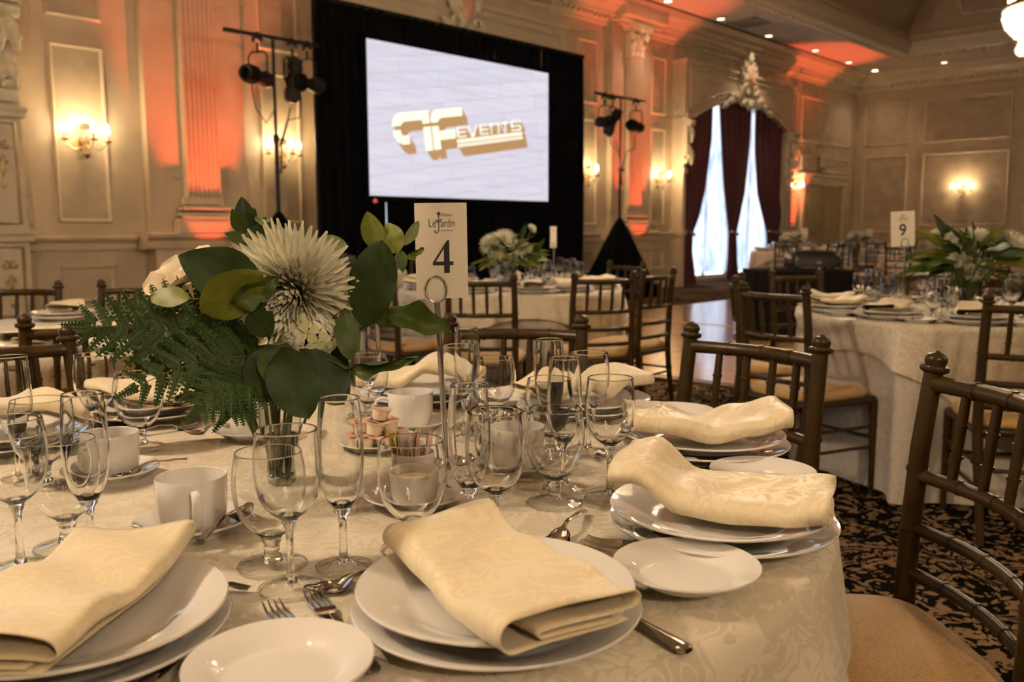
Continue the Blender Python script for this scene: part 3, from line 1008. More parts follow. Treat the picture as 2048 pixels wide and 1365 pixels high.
# ------------------------------------------------------------------ sconces
def sconce_meshes():
    d = {}
    m = MB()
    m.lathe([(0, -.16), (.015, -.15), (.05, -.11), (.03, -.06), (.04, 0), (.03, .08), (.012, .16), (.02, .20), (0, .22)], 14)
    m.tube([(0, 0, 0), (0, .08, 0)], .02, 8)
    d['stem'] = m.mesh('stem', 'brass')
    for nm, s, yy in (('a', -1, 0), ('b', 1, 0), ('c', 0, -1)):
        m = MB()
        pts = []
        for i in range(13):
            f = i / 12
            r = .03 + .20 * f
            pts.append((s * r, -.02 + yy * r * .8, -.02 - .06 * sin(f * pi) + .05 * f))
        m.tube(pts, .006, 6)
        ex, ey = s * .23, -.02 + yy * .184
        m.lathe([(0, .02), (.04, .03), (.045, .045), (.01, .05), (0, .05)], 12, (ex, ey, 0))
        d['arm_' + nm] = m.mesh('arm', 'brass')
        d['candle_' + nm] = MB().lathe([(0, .045), (.011, .045), (.011, .12), (0, .12)], 10, (ex, ey, 0)).mesh('candle', 'candle')
        d['bulb_' + nm] = MB().lathe([(0, .115), (.017, .125), (.023, .15), (.015, .195), (0, .23)], 10, (ex, ey, 0)).mesh('bulb', 'bulb_far')
    m = MB()
    rnd = random.Random(3)
    for i in range(46):
        a = pi + rnd.random() * pi
        r = .05 + rnd.random() * .19
        z = -.02 - rnd.random() * .13 * (1.3 - r / .24)
        m.lathe([(0, -.018), (.007, 0), (0, .012)], 5, (r * cos(a), r * sin(a) * .7, z))
    for i in range(14):
        a = pi + pi * (i + .5) / 14
        m.lathe([(0, -.03), (.009, 0), (0, .02)], 5, (.05 * cos(a), .05 * sin(a), .19))
    for i in range(60):
        a = 2 * pi * i / 12 + (i // 12) * .26
        zz = .03 + .035 * (i // 12)
        m.lathe([(0, -.018), (.009, 0), (0, .014)], 5, (.048 * cos(a), .048 * sin(a), zz))
    for i in range(24):
        a = 2 * pi * i / 24
        m.lathe([(0, -.022), (.008, 0), (0, .014)], 5, (.095 * cos(a), .095 * sin(a), -.035 - .02 * (i % 2)))
        m.lathe([(0, -.022), (.008, 0), (0, .014)], 5, (.06 * cos(a), .06 * sin(a), -.085 - .02 * (i % 2)))
    d['drops'] = m.mesh('crystal_drops', 'crystal_drop', 0)
    d['crown'] = MB().lathe([(.02, .15), (.05, .19), (.06, .215), (.05, .205), (.02, .16)], 14).mesh('crown', 'brass')
    return d


SCM = sconce_meshes()


def sconce(x, y, z, rz, label):
    t = thing('wall_sconce', label, 'sconce', (x, y, z), rz, group='crystal candle sconces')
    part('backplate', MB().lathe([(0, 0), (.06, 0), (.05, .015), (0, .02)], 14).xf(Matrix.Translation((0, .10, 0)) @ Matrix.Rotation(R(90), 4, 'X') @ Matrix.Diagonal((1, 1.8, 1, 1))), 'brass', t)
    for k in ('stem', 'crown', 'drops'):
        o = link({'stem': 'stem', 'crown': 'crown', 'drops': 'crystal_drops'}[k], SCM[k], t)
        if k == 'drops':
            o['kind'] = 'stuff'
    for nm in 'abc':
        a = link('arm', SCM['arm_' + nm], t)
        link('candle', SCM['candle_' + nm], a)
        link('bulb', SCM['bulb_' + nm], a)
    light('sconce_lamp', 'POINT', (0, -.03, .19), SCONCE_W, (1.0, .72, .42), t, .10)



sconce(4.06, Y1 - .10, 2.10, 0, 'crystal wall sconce in the panel left of the fluted red-lit pilaster')
sconce(6.53, Y1 - .10, 2.10, 0, 'crystal wall sconce behind the lighting stand left of the screen')
sconce(12.86, Y1 - .10, 2.10, 0, 'wall sconce with one bulb peeking past the black screen drape')
sconce(15.22, Y1 - .10, 2.10, 0, 'crystal wall sconce between the lighting stand and the window')
sconce(21.12, Y1 - .10, 2.10, 0, 'crystal wall sconce above the red glow beside the double door')
sconce(X1 - .10, 7.33, 2.10, -pi / 2, 'crystal wall sconce alone on the end wall')


# ------------------------------------------------------------------ uplights
def uplight(x, y, label, tilt=0.0, k=1.0):
    t = thing('uplight', label, 'uplight', (x, y, 0), group='red uplights')
    part('can', MB().lathe([(0, .04), (.07, .04), (.085, .06), (.085, .16), (.08, .165), (.072, .15), (.072, .13)], 18), 'black_metal', t)
    part('lens', MB().lathe([(0, .135), (.072, .135), (.072, .13), (0, .13)], 16), 'led_red', t)
    m = MB().tube([(-.10, 0, .0), (-.10, 0, .11)], .008, 6).tube([(.10, 0, 0), (.10, 0, .11)], .008, 6).tube([(-.10, 0, .008), (.10, 0, .008)], .008, 6)
    m.tube([(-.10, 0, .10), (-.08, 0, .10)], .012, 6).tube([(.10, 0, .10), (.08, 0, .10)], .012, 6)
    part('yoke', m, 'black_metal', t)
    light('uplight_lamp', 'SPOT', (0, 0, .17), UPLIGHT_W * k, (1.0, .105, .04), t, .04, (pi + tilt, 0, 0), R(44), .5)


uplight(5.35, 9.47, 'red uplight on the floor before the fluted pilaster left of the screen', -.09)
uplight(14.15, 9.47, 'red uplight on the floor before the pilaster by the right lighting stand', -.09)
uplight(21.15, 9.78, 'red uplight on the floor between the window and the double door', -.02, 1.2)
# ------------------------------------------------------------------ screen, drape, stands
def drape_and_screen():
    t = thing('pipe_and_drape', 'tall black drape wall hung around the projection screen', 'drape', (0, 9.35, 0))
    xa, xb, zt = 6.55, 11.76, 3.97
    n = 5
    for i in range(n):
        a, b = xa + (xb - xa) * i / n, xa + (xb - xa) * (i + 1) / n
        def fn(u, v, a=a, b=b, i=i):
            return (a + (b - a) * u, .035 * sin(u * 14 * pi) + .015 * sin(u * 5 + v * 4 + i), zt - (zt - .01) * v)
        part('drape_panel', MB().grid(fn, 70, 8), 'black_cloth', t, smooth=80)
    part('crossbar', MB().tube([(xa, .0, zt), (xb, 0, zt)], .03, 8), 'black_metal', t)
    for x in (xa + .02, xb - .02):
        m = MB().tube([(x, .07, 0), (x, .07, zt)], .022, 8)
        m.box(x - .2, x + .2, -.10, .24, 0, .012)
        part('upright', m, 'black_metal', t)
    s = thing('projection_screen', 'large projection screen showing a gold company logo over pale planks', 'screen', (8.97, 9.22, 0))
    w, z0, z1 = 1.76, 1.61, 3.565
    part('screen_surface', MB().box(-w, w, 0, .01, z0, z1), 'projection', s)
    m = MB()
    for a in ((-w - .06, w + .06, z0 - .08, z0), (-w - .06, w + .06, z1, z1 + .06), (-w - .06, -w, z0, z1), (w, w + .06, z0, z1)):
        m.box(a[0], a[1], -.012, .03, a[2], a[3])
    part('screen_frame', m, 'black_cloth', s)
    m = MB()
    for x in (-w - .03, w + .03):
        m.tube([(x, .015, 0), (x, .015, z1)], .018, 6)
        m.box(x - .03, x + .03, -.15, .15, 0, .02)
    part('screen_leg', m, 'black_cloth', s)
    part('standby_lamp', MB().lathe([(0, 0), (.03, .01), (.025, .03), (0, .035)], 10).xf(Matrix.Translation((-w + .06, -.03, z0 - .07)) @ Matrix.Rotation(R(90), 4, 'X')), 'standby_red', s)

    # the logo, in units of its own drawing (x 295..1050, y down 1160..1322)
    polys = []
    def arc(cx, cy, r, a0, a1, n=8):
        return [(cx + r * cos(R(a0 + (a1 - a0) * i / n)), cy + r * sin(R(a0 + (a1 - a0) * i / n))) for i in range(n + 1)]
    polys.append(('l', [(495, 1160), (495, 1210), (455, 1210), (455, 1195)] + [(365, 1195)] + arc(365, 1228, 33, 270, 215, 5) + [(295, 1210)] + arc(342, 1207, 47, 180, 270)))
    polys.append(('l', [(295, 1226), (333, 1226)] + [(336, 1240), (345, 1250), (375, 1250), (375, 1283), (338, 1283), (312, 1272), (298, 1250)]))
    polys.append(('l', [(455, 1225), (495, 1225), (495, 1320), (455, 1320)]))
    polys.append(('l', [(502, 1210), (502, 1200)] + arc(542, 1200, 40, 180, 270) + [(685, 1160), (685, 1194), (560, 1194), (545, 1202), (540, 1210)]))
    polys.append(('l', [(502, 1225), (540, 1225), (540, 1246), (632, 1246), (632, 1283), (540, 1283), (540, 1320), (502, 1320)]))
    T = 9
    def bar(x0, y0, x1, y1, k='w'):
        polys.append((k, [(x0, y0), (x1, y0), (x1, y1), (x0, y1)]))
    def stroke(x0, y0, x1, y1, th=T, k='w'):
        dx, dy = x1 - x0, y1 - y0
        L = math.hypot(dx, dy)
        nx, ny = -dy / L * th / 2, dx / L * th / 2
        polys.append((k, [(x0 + nx, y0 + ny), (x1 + nx, y1 + ny), (x1 - nx, y1 - ny), (x0 - nx, y0 - ny)]))
    yt, yb, ym = 1238, 1284, 1261
    for x in (640, 778):
        bar(x, yt + 4, x + 10, yb - 4)
        for yy in (yt, ym - 4.5, yb - 9):
            bar(x + 6, yy, x + 55, yy + 9)
    stroke(708, yt, 736, yb, 11)
    stroke(764, yt, 736, yb, 11)
    bar(846, yt, 856, yb); bar(846, yt, 900, yt + 9); bar(893, yt + 4, 903, yb)
    bar(914, yt, 970, yt + 9); bar(937, yt, 948, yb)
    bar(984, yt, 1048, yt + 9); bar(980, yt + 4, 990, ym + 4); bar(984, ym - 4.5, 1040, ym + 4.5); bar(1036, ym, 1046, yb - 4); bar(980, yb - 9, 1042, yb)
    polys.append(('l', [(636, 1290), (1050, 1290), (1050, 1304), (636, 1304)]))
    polys.append(('w', [(636, 1308), (1050, 1308), (1050, 1322), (636, 1322)]))
    k = 2.50 / 755.0
    ca, sa = cos(R(9)), sin(R(9))
    def put(p, dy, off=(0, 0)):
        x, z = (p[0] - 672) * k, -(p[1] - 1241) * k
        x, z = x * ca - z * sa, x * sa + z * ca
        return (x - .11 + off[0], -dy, z + 2.60 + off[1])
    sets = {'l': MB(), 'w': MB(), 's': MB()}
    for kk, pl in polys:
        sets[kk].add([put(p, .006) for p in pl], [tuple(range(len(pl)))])
        for q in range(1, 5):
            sets['s'].add([put(p, .001 + .0009 * (5 - q) + .0001 * (len(sets['s'].f) % 9), (.028 * q, -.030 * q)) for p in pl], [tuple(range(len(pl)))])
    part('logo_shadow', sets['s'], 'logo_brown', s, smooth=0)
    part('logo_emblem', sets['l'], 'logo_light', s, smooth=0)
    part('logo_lettering', sets['w'], 'logo_white', s, smooth=0)


drape_and_screen()


def lantern_meshes():
    """theatre ellipsoidal spotlight hanging from a yoke; origin at the clamp on the bar"""
    d = {}
    m = MB()
    prof = [(0, -.24), (.05, -.235), (.085, -.20), (.095, -.12), (.075, -.06), (.06, 0), (.062, .12), (.075, .13), (.075, .22), (.085, .23), (.085, .25), (.06, .24), (.055, .16), (0, .15)]
    m.lathe(prof, 18).xf(Matrix.Rotation(R(-90), 4, 'Y'))
    for x in (-.20, -.17, -.14, -.11):
        m.lathe([(.09, -.006), (.105, -.006), (.105, .006), (.09, .006)], 16).xf(Matrix.Translation((0, 0, 0)), len(m.v))
    for x in (-.18, -.14, -.10):
        n0 = len(m.v)
        m.lathe([(.07, -.006), (.105, -.006), (.105, .006), (.07, .006)], 16)
        m.xf(Matrix.Translation((x, 0, 0)) @ Matrix.Rotation(R(90), 4, 'Y'), n0)
    d['body'] = m.mesh('lamp_body', 'black_metal')
    m = MB()
    m.tube([(0, -.12, 0), (0, -.12, .22), (0, -.08, .27), (0, .08, .27), (0, .12, .22), (0, .12, 0)], .011, 6)
    d['yoke'] = m.mesh('yoke', 'black_metal')
    m = MB()
    m.tube([(0, 0, .27), (0, 0, .37)], .014, 6)
    m.tube([(0, -.05, .38), (0, -.05, .45), (0, 0, .475), (0, .05, .45), (0, .05, .38)], .018, 6)
    m.tube([(-.05, 0, .42), (.05, 0, .42)], .012, 6)
    m.sphere((.06, 0, .42), .02)
    d['clamp'] = m.mesh('clamp', 'black_metal')
    return d


LAN = lantern_meshes()


def lantern(bx, by, bz, rz, tilt, label):
    """bx,by,bz: point of the bar it hangs from"""
    t = thing('stage_spotlight', label, 'spotlight', (bx, by, bz - .45), rz)
    link('lamp_body', LAN['body'], t, rot=(0, tilt, 0))
    link('yoke', LAN['yoke'], t)
    link('clamp', LAN['clamp'], t)


def stand(x, y, top, half, rz, label, sgn):
    t = thing('lighting_stand', label, 'light stand', (x, y, 0), rz)
    m = MB().tube([(0, 0, 1.30), (0, 0, 2.2)], .024, 8).tube([(0, 0, 2.2), (0, 0, top - .03)], .018, 8)
    part('mast', m, 'black_metal', t)
    m = MB().lathe([(.024, 2.15), (.034, 2.15), (.034, 2.24), (.02, 2.25)], 10).tube([(.02, 0, 2.2), (.08, 0, 2.2)], .012, 6)
    m.sphere((.09, 0, 2.2), .022)
    part('collar', m, 'black_metal', t)
    part('crossbar', MB().tube([(-half, 0, top), (half, 0, top)], .026, 8), 'black_metal', t)
    m = MB()
    for i in range(3):
        a = R(90 + 120 * i)
        m.tube([(0, 0, .75), (.55 * cos(a), .55 * sin(a), .02)], .016, 6)
    part('tripod_leg', m, 'black_metal', t)
    def fn(u, v):
        a = 2 * pi * u
        tri = 1 + .22 * cos(3 * (a - R(90)))
        r = (.035 + (.60 * v ** .85)) * (1 + (.10 * v) * sin(11 * a)) * (1 - (.0 if v < .9 else 0)) * (1 + (tri - 1) * v)
        return (r * cos(a), r * sin(a), 1.36 * (1 - v) + .01)
    part('stand_skirt', MB().grid(fn, 88, 12, wrap=True), 'black_cloth', t, smooth=80)
    m = MB()
    pts = [(sgn * .18, -.03, top - .75), (sgn * .10, -.05, top - 1.0), (sgn * .05, -.04, top - 1.15), (.03, -.03, top - 1.5)]
    m.tube(pts, .010, 5)
    m.tube([(-half * .5, -.02, top - .55), (-half * .45, -.04, top - .8), (-.15, -.05, top - .95), (-.03, -.03, top - .8), (0, -.02, top - .5)], .008, 5)
    m.tube([(half * .55, -.02, top - .6), (half * .5, -.04, top - .85), (.12, -.05, top - .9), (.02, -.03, top - 1.2)], .008, 5)
    part('cable', m, 'wire', t)
    return t


stand(5.73, 9.0, 3.31, .60, R(0), 'black lighting stand with T-bar left of the screen drape', 1)
lantern(5.53, 9.0, 3.31, R(25), 0.05, 'stage spotlight with open yoke at the outer end of the left stand bar')
lantern(5.98, 9.0, 3.31, R(95), R(80), 'stage spotlight pointing straight down beside the left mast')
lantern(6.18, 9.0, 3.31, R(10), 0.0, 'stage spotlight at the drape end of the left stand bar')
stand(12.73, 9.3, 3.42, .72, R(0), 'black lighting stand with T-bar right of the screen drape', -1)
lantern(12.28, 9.3, 3.42, R(190), 0.1, 'stage spotlight near the drape on the right stand bar')
lantern(12.50, 9.3, 3.42, R(95), R(60), 'stage spotlight facing the room beside the right mast')
lantern(13.18, 9.3, 3.42, R(10), 0.05, 'stage spotlight with open yoke at the window end of the right stand bar')

# ------------------------------------------------------------------ projector and its table
def projector_table():
    px, py, rz = 8.92, 4.22, R(-47)
    t = thing('projector_table', 'small rectangular table under a black floor-length cloth', 'table', (px, py, 0), rz)
    hx, hy = .50, .36
    def prof(a, k):
        ca, sa = cos(a), sin(a)
        e = .22
        return (hx * k * (abs(ca) ** e) * (1 if ca > 0 else -1), hy * k * (abs(sa) ** e) * (1 if sa > 0 else -1))
    def fn(u, v):
        a = 2 * pi * u
        if v < .12:
            x, y = prof(a, v / .12)
            return (x, y, .745)
        q = (v - .12) / .88
        x, y = prof(a, 1.0 + .03 * q + .035 * q * sin(26 * a))
        return (x, y, .745 - .735 * q - .004)
    part('table_cloth', MB().grid(fn, 156, 16, wrap=True), 'black_table_cloth', t, smooth=60)
    part('table_top', MB().box(-hx + .03, hx - .03, -hy + .03, hy - .03, .70, .735), 'black_plastic', t)
    for sx in (-1, 1):
        for sy in (-1, 1):
            part('leg', MB().tube([(sx * (hx - .08), sy * (hy - .08), 0), (sx * (hx - .08), sy * (hy - .08), .70)], .016, 8), 'black_metal', t)
    p = thing('projector', 'black video projector sitting on the black draped table', 'projector', (px + .13, py - .11, .746), rz)
    m = MB()
    def bodyf(u, v):
        a = 2 * pi * u
        ca, sa = cos(a), sin(a)
        e = .28
        k = (1, 1, .96, .8, .0)[min(4, int(v * 4 + 1e-6))]
        z = (.02, .03, .15, .18, .19)[min(4, int(v * 4 + 1e-6))]
        return (.26 * k * abs(ca) ** e * (1 if ca > 0 else -1), .19 * k * abs(sa) ** e * (1 if sa > 0 else -1), z)
    m.grid(bodyf, 48, 4, wrap=True)
    part('housing', m, 'black_plastic', p, smooth=50)
    part('lens', MB().lathe([(0, .0), (.045, .0), (.06, .01), (.06, .04), (.05, .05), (.04, .02), (0, .015)], 18).xf(Matrix.Translation((-.1, .19, .09)) @ Matrix.Rotation(R(-90), 4, 'X')), 'black_metal', p)
    m = MB()
    for i in range(6):
        m.box(.05 + i * .028, .063 + i * .028, -.197, -.18, .05, .13)
    part('vent_grille', m, 'slot_black', p)
    part('connector', MB().box(-.02, .03, -.205, -.18, .05, .075).lathe([(0, 0), (.014, 0), (.014, .02), (0, .02)], 8, (.1, -.19, .02)), 'chrome', p)
    for sx in (-1, 1):
        for sy in (-1, 1):
            part('foot', MB().lathe([(0, 0), (.014, 0), (.012, .03), (0, .03)], 8, (sx * .18, sy * .12, 0)), 'black_plastic', p)


projector_table()


# ------------------------------------------------------------------ chandeliers
def chandelier_meshes():
    d = {}
    m = MB()
    def bead_shell(prof, nstr, step, br):
        for j in range(nstr):
            a = 2 * pi * j / nstr
            L = 0
            for (r0, z0), (r1, z1) in zip(prof, prof[1:]):
                s = math.hypot(r1 - r0, z1 - z0)
                n = max(1, int(s / step))
                for i in range(n):
                    f = i / n
                    r, z = r0 + (r1 - r0) * f, z0 + (z1 - z0) * f
                    x, y = r * cos(a), r * sin(a)
                    b = br
                    m.add([(x + b, y, z), (x, y + b, z), (x - b, y, z), (x, y - b, z), (x, y, z + b * 1.2), (x, y, z - b * 1.2)], [(0, 1, 4), (1, 2, 4), (2, 3, 4), (3, 0, 4), (1, 0, 5), (2, 1, 5), (3, 2, 5), (0, 3, 5)])
    bowl = [(.66, .18), (.665, .12), (.63, .02), (.54, -.08), (.40, -.15), (.22, -.19), (.05, -.20)]
    cone = [(.18, 1.25), (.22, .95), (.30, .65), (.40, .40), (.50, .24)]
    bead_shell(bowl, 56, .035, .016)
    d['bowl_beads'] = m.mesh('bowl_beads', 'crystal', 0)
    m = MB()
    bead_shell(cone, 40, .04, .015)
    d['upper_beads'] = m.mesh('upper_beads', 'crystal', 0)
    m = MB()
    m.lathe([(r * .985, z) for r, z in bowl], 40)
    d['bowl'] = m.mesh('bowl', 'crystal')
    m = MB()
    m.lathe([(r * .96, z) for r, z in cone], 32)
    d['upper_shell'] = m.mesh('upper_shell', 'crystal')
    m = MB()
    m.lathe([(.50, .20), (.67, .19), (.68, .205), (.67, .235), (.51, .25)], 40)
    m.lathe([(.16, 1.24), (.19, 1.24), (.19, 1.30), (.16, 1.30)], 24)
    d['band'] = m.mesh('band', 'brass')
    d['pendant_ball'] = MB().sphere((0, 0, 0), .075, 10, 8).mesh('pendant_ball', 'crystal')
    m = MB()
    for j in range(20):
        a = 2 * pi * j / 20
        m.lathe([(0, .25), (.016, .27), (.02, .30), (.008, .35), (0, .36)], 8, (.60 * cos(a), .60 * sin(a), 0))
    for j in range(10):
        a = 2 * pi * (j + .3) / 10
        m.lathe([(0, .25), (.016, .27), (.02, .30), (.008, .35), (0, .36)], 8, (.53 * cos(a), .53 * sin(a), .06))
    d['bulb'] = m.mesh('candle_bulbs', 'bulb')
    m = MB()
    for i in range(28):
        z = 1.30 + i * .075
        n0 = len(m.v)
        pts = [(.022 * cos(a), 0, z + .05 * sin(a)) for a in [2 * pi * q / 8 for q in range(9)]]
        if i % 2:
            pts = [(p[1], p[0], p[2]) for p in pts]
        m.tube(pts, .006, 4, cap=False)
    d['chain'] = m.mesh('chain', 'brass')
    d['canopy'] = MB().lathe([(0, 3.40), (.03, 3.36), (.14, 3.34), (.16, 3.42), (0, 3.42)], 20).mesh('canopy', 'brass')
    return d


CHM = chandelier_meshes()


def chandelier(x, y, z, label, pw=1.0):
    t = thing('chandelier', label, 'chandelier', (x, y, z), group='crystal bowl chandeliers')
    b = link('bowl', CHM['bowl'], t)
    link('bowl_beads', CHM['bowl_beads'], b)
    s = link('upper_shell', CHM['upper_shell'], t)
    link('upper_beads', CHM['upper_beads'], s)
    for k in ('band', 'chain', 'canopy'):
        link(k, CHM[k], t)
    for rr, n, zz in ((.46, 10, -.22), (.24, 6, -.30), (0, 1, -.40)):
        for j in range(n):
            a = 2 * pi * (j + .5) / n
            link('pendant_ball', CHM['pendant_ball'], t, loc=(rr * cos(a), rr * sin(a), zz))
    link('candle_bulbs', CHM['bulb'], t)
    light('chandelier_lamp', 'POINT', (0, 0, -.72), CHAND_W * pw, WARM, t, .14)
    light('chandelier_uplamp', 'POINT', (0, 0, 1.7), CHAND_W * .28 * pw, WARM, t, .2)


CHZ = 3.42
chandelier(11.75, 2.45, CHZ, 'crystal bowl chandelier cut by the top right picture corner', .45)
for x, y, k in ((6.0, 3.3, .62), (-0.7, 2.45, 1.1), (5.55, -2.6, .35), (-0.7, -2.6, .8)):  # unseen; the last one added behind the camera for more frontal light
    chandelier(x, y, CHZ, 'unseen crystal bowl chandelier lighting the hall from outside the picture', k)
# ------------------------------------------------------------------ gilt bamboo chairs
def chair_meshes():
    d = {}
    def ring(m, p, r, h=.006):
        m.lathe([(r * .6, -h), (r, -h), (r, h), (r * .6, h)], 10, p)
    for s, nm in ((-1, 'l'), (1, 'r')):
        m = MB()
        pts = [(s * .165, -.255, 0.0), (s * .170, -.225, .15), (s * .178, -.200, .32), (s * .182, -.190, .45), (s * .183, -.194, .58), (s * .182, -.205, .74), (s * .180, -.222, .885)]
        m.tube(pts, [.0135, .0155, .018, .019, .0185, .0175, .017], 12)
        for z, y in ((.70, -.202), (.58, -.194), (.30, -.203)):
            m.tube([(s * .182, y, z - .004), (s * .182, y - .001, z + .004)], .0205, 12)
        d['post_' + nm] = m.mesh('back_post', 'chair_paint', 50)
        m = MB()
        c = (s * .1797, -.2225, .885)
        m.lathe([(.017, -.004), (.024, -.001), (.0262, .004), (.0245, .009), (.0175, .011), (.0185, .014), (.0200, .019), (.0195, .024), (.0160, .0295), (.0100, .0330), (.0060, .0342), (.0045, .0365), (0, .0372)], 14, c)
        m.xf(Matrix.Translation(c) @ Matrix.Rotation(R(7), 4, 'X') @ Matrix.Translation((-c[0], -c[1], -c[2])))
        d['finial_' + nm] = m.mesh('finial', 'chair_paint', 50)
        m = MB()
        m.tube([(s * .195, .205, 0), (s * .196, .200, .2), (s * .196, .192, .41)], [.012, .0145, .018], 12)
        m.tube([(s * .196, .197, .296), (s * .196, .197, .304)], .0185, 12)
        d['leg_' + nm] = m.mesh('leg', 'chair_paint', 50)
        m = MB()
        m.tube([(s * .196, .20, .20), (s * .172, -.222, .20)], .0075, 8)
        m.tube([(s * .196, .20, .29), (s * .176, -.208, .29)], .0075, 8)
        d['side_' + nm] = m.mesh('side_stretcher', 'chair_paint', 50)
    def rail(z, y, r, bow, x=.180):
        m = MB()
        pts = [(x * (2 * i / 12 - 1), y - bow * (1 - (2 * i / 12 - 1) ** 2), z) for i in range(13)]
        m.tube(pts, r, 10)
        for i in (3, 6, 9):
            p, q = Vector(pts[i]), Vector(pts[i + 1])
            dd = (q - p).normalized() * .004
            m.tube([p - dd, p + dd], r * 1.12, 10)
        return m
    d['top_rail'] = rail(.862, -.219, .0155, .042).mesh('top_rail', 'chair_paint', 50)
    d['rail_a'] = rail(.690, -.201, .0125, .040, .182).mesh('back_rail', 'chair_paint', 50)
    d['rail_b'] = rail(.590, -.195, .0120, .036, .183).mesh('back_rail', 'chair_paint', 50)
    d['rail_c'] = rail(.505, -.191, .0120, .030, .183).mesh('back_rail', 'chair_paint', 50)
    for i in range(4):
        f = -0.6 + .4 * i
        b = (1 - f * f)
        m = MB()
        p, q = Vector((.182 * f, -.201 - .040 * b, .690)), Vector((.180 * f, -.219 - .042 * b, .862))
        m.tube([p, p.lerp(q, .5), q], [.0085, .0095, .0085], 10)
        for t in (.30, .62):
            a = p.lerp(q, t)
            dd = (q - p).normalized() * .003
            m.tube([a - dd, a + dd], .0115, 10)
        d['spindle_%d' % i] = m.mesh('spindle', 'chair_paint', 50)
    m = MB()
    m.tube([(-.196, .195, .41), (.196, .195, .41)], .016, 10)
    m.tube([(-.182, -.19, .41), (.182, -.19, .41)], .016, 10)
    for s in (-1, 1):
        m.tube([(s * .196, .195, .41), (s * .182, -.19, .41)], .016, 10)
    m.grid(lambda u, v: ((2 * u - 1) * (.182 + .014 * v), -.19 + .385 * v, .413), 2, 2)
    d['seat_frame'] = m.mesh('seat_frame', 'chair_paint', 50)
    m = MB()
    def cush(u, v):
        a = 2 * pi * u
        ca, sa = cos(a), sin(a)
        e = .45
        rx = .200 * abs(ca) ** e * (1 if ca > 0 else -1)
        ry = .200 * abs(sa) ** e * (1 if sa > 0 else -1)
        ks = (.0, .97, 1.03, 1.04, .99, .88, .6, .3, 0)
        zs = (.421, .421, .430, .443, .458, .467, .473, .475, .4755)
        i = min(8, int(round(v * 8)))
        k = ks[i]
        wx = 1 - .04 * (0.5 - ry / .4)
        return (rx * k * wx, .005 + ry * k, zs[i])
    m.grid(cush, 44, 8, wrap=True)
    d['cushion'] = m.mesh('cushion', 'seat_fabric', 70)
    m = MB()
    m.tube([(-.196, .20, .24), (.196, .20, .24)], .0075, 8)
    d['front_stretcher'] = m.mesh('front_stretcher', 'chair_paint', 50)
    m = MB()
    m.tube([(-.175, -.21, .27), (.175, -.21, .27)], .0075, 8)
    d['rear_stretcher'] = m.mesh('rear_stretcher', 'chair_paint', 50)
    return d


CHAIR = chair_meshes()
NAMES = {'post_l': 'back_post', 'post_r': 'back_post', 'leg_l': 'leg', 'leg_r': 'leg', 'side_l': 'side_stretcher', 'side_r': 'side_stretcher', 'rail_a': 'back_rail', 'rail_b': 'back_rail', 'rail_c': 'back_rail'}


def chair_at(x, y, rz, label, group=None):
    t = thing('banquet_chair', label, 'chair', (x, y, 0), rz, group=group or 'gilt bamboo chairs')
    for k, me in CHAIR.items():
        if k.startswith('finial'):
            continue
        o = link(NAMES.get(k, 'spindle' if k.startswith('spindle') else k), me, t)
        if k.startswith('post'):
            link('finial', CHAIR['finial_' + k[-1]], o)
    return t


def chair(c, th, rback, label, dy=0.0, group=None):
    """rback: distance of the top rail from the table centre"""
    x = c[0] + rback * cos(R(th)) - .222 * cos(R(th + dy))
    y = c[1] + rback * sin(R(th)) - .222 * sin(R(th + dy))
    return chair_at(x, y, R(th + dy + 90), label, group)


# ------------------------------------------------------------------ round tables
T4, T2, T9, T5, T3, T6, T7, T8 = (.797, 1.157), (4.47, 4.175), (4.51, 1.29), (1.22, 3.60), (5.31, 7.45), (16.0, 7.65), (19.3, 7.75), (14.7, 4.75)
TOPZ = .76


def cloth(c, R0, z0, a, phi0, dents, seed, nang, nrad, ndrop, floor=False, amp=.05, waves=13):
    """round top with a drop; a = half side of a square overlay, or None for a round floor-length cloth"""
    rnd = random.Random(seed)
    ph = [rnd.random() * 6.28 for _ in range(4)]
    def drop(al):
        if floor:
            return z0 - .012
        q = al - R(phi0)
        return a / max(abs(cos(q)), abs(sin(q))) - R0
    def fn(u, v):
        al = 2 * pi * u
        k = v * (nrad + ndrop)
        if k <= nrad:
            r = (R0 - .012) * k / nrad
            return (c[0] + r * cos(al), c[1] + r * sin(al), z0)
        f = (k - nrad) / ndrop
        L = drop(al)
        s = f * (L + .02)
        if s < .019:
            b = s / .019 * pi / 2
            r, z = R0 - .012 + .012 * sin(b), z0 - .012 + .012 * cos(b)
        else:
            d = s - .019
            g = min(1.0, d / .25)
            r = R0 + (.02 if floor else .045) * g + amp * g * (.55 * sin(waves * al + ph[0]) + .35 * sin((waves * 2 - 3) * al + ph[1]) + .3 * sin(5 * al + ph[2])) * (.6 + .6 * min(1, d / .6))
            z = z0 - .012 - d * .985
            for th, rf in dents:
                q = (al - R(th) + pi) % (2 * pi) - pi
                w = max(0.0, 1 - (abs(q) / .42) ** 4)
                if w > 0:
                    r = r - w * g * max(0, r - rf)
        return (c[0] + r * cos(al), c[1] + r * sin(al), max(z, .006))
    return MB().grid(fn, nang, nrad + ndrop, wrap=True)


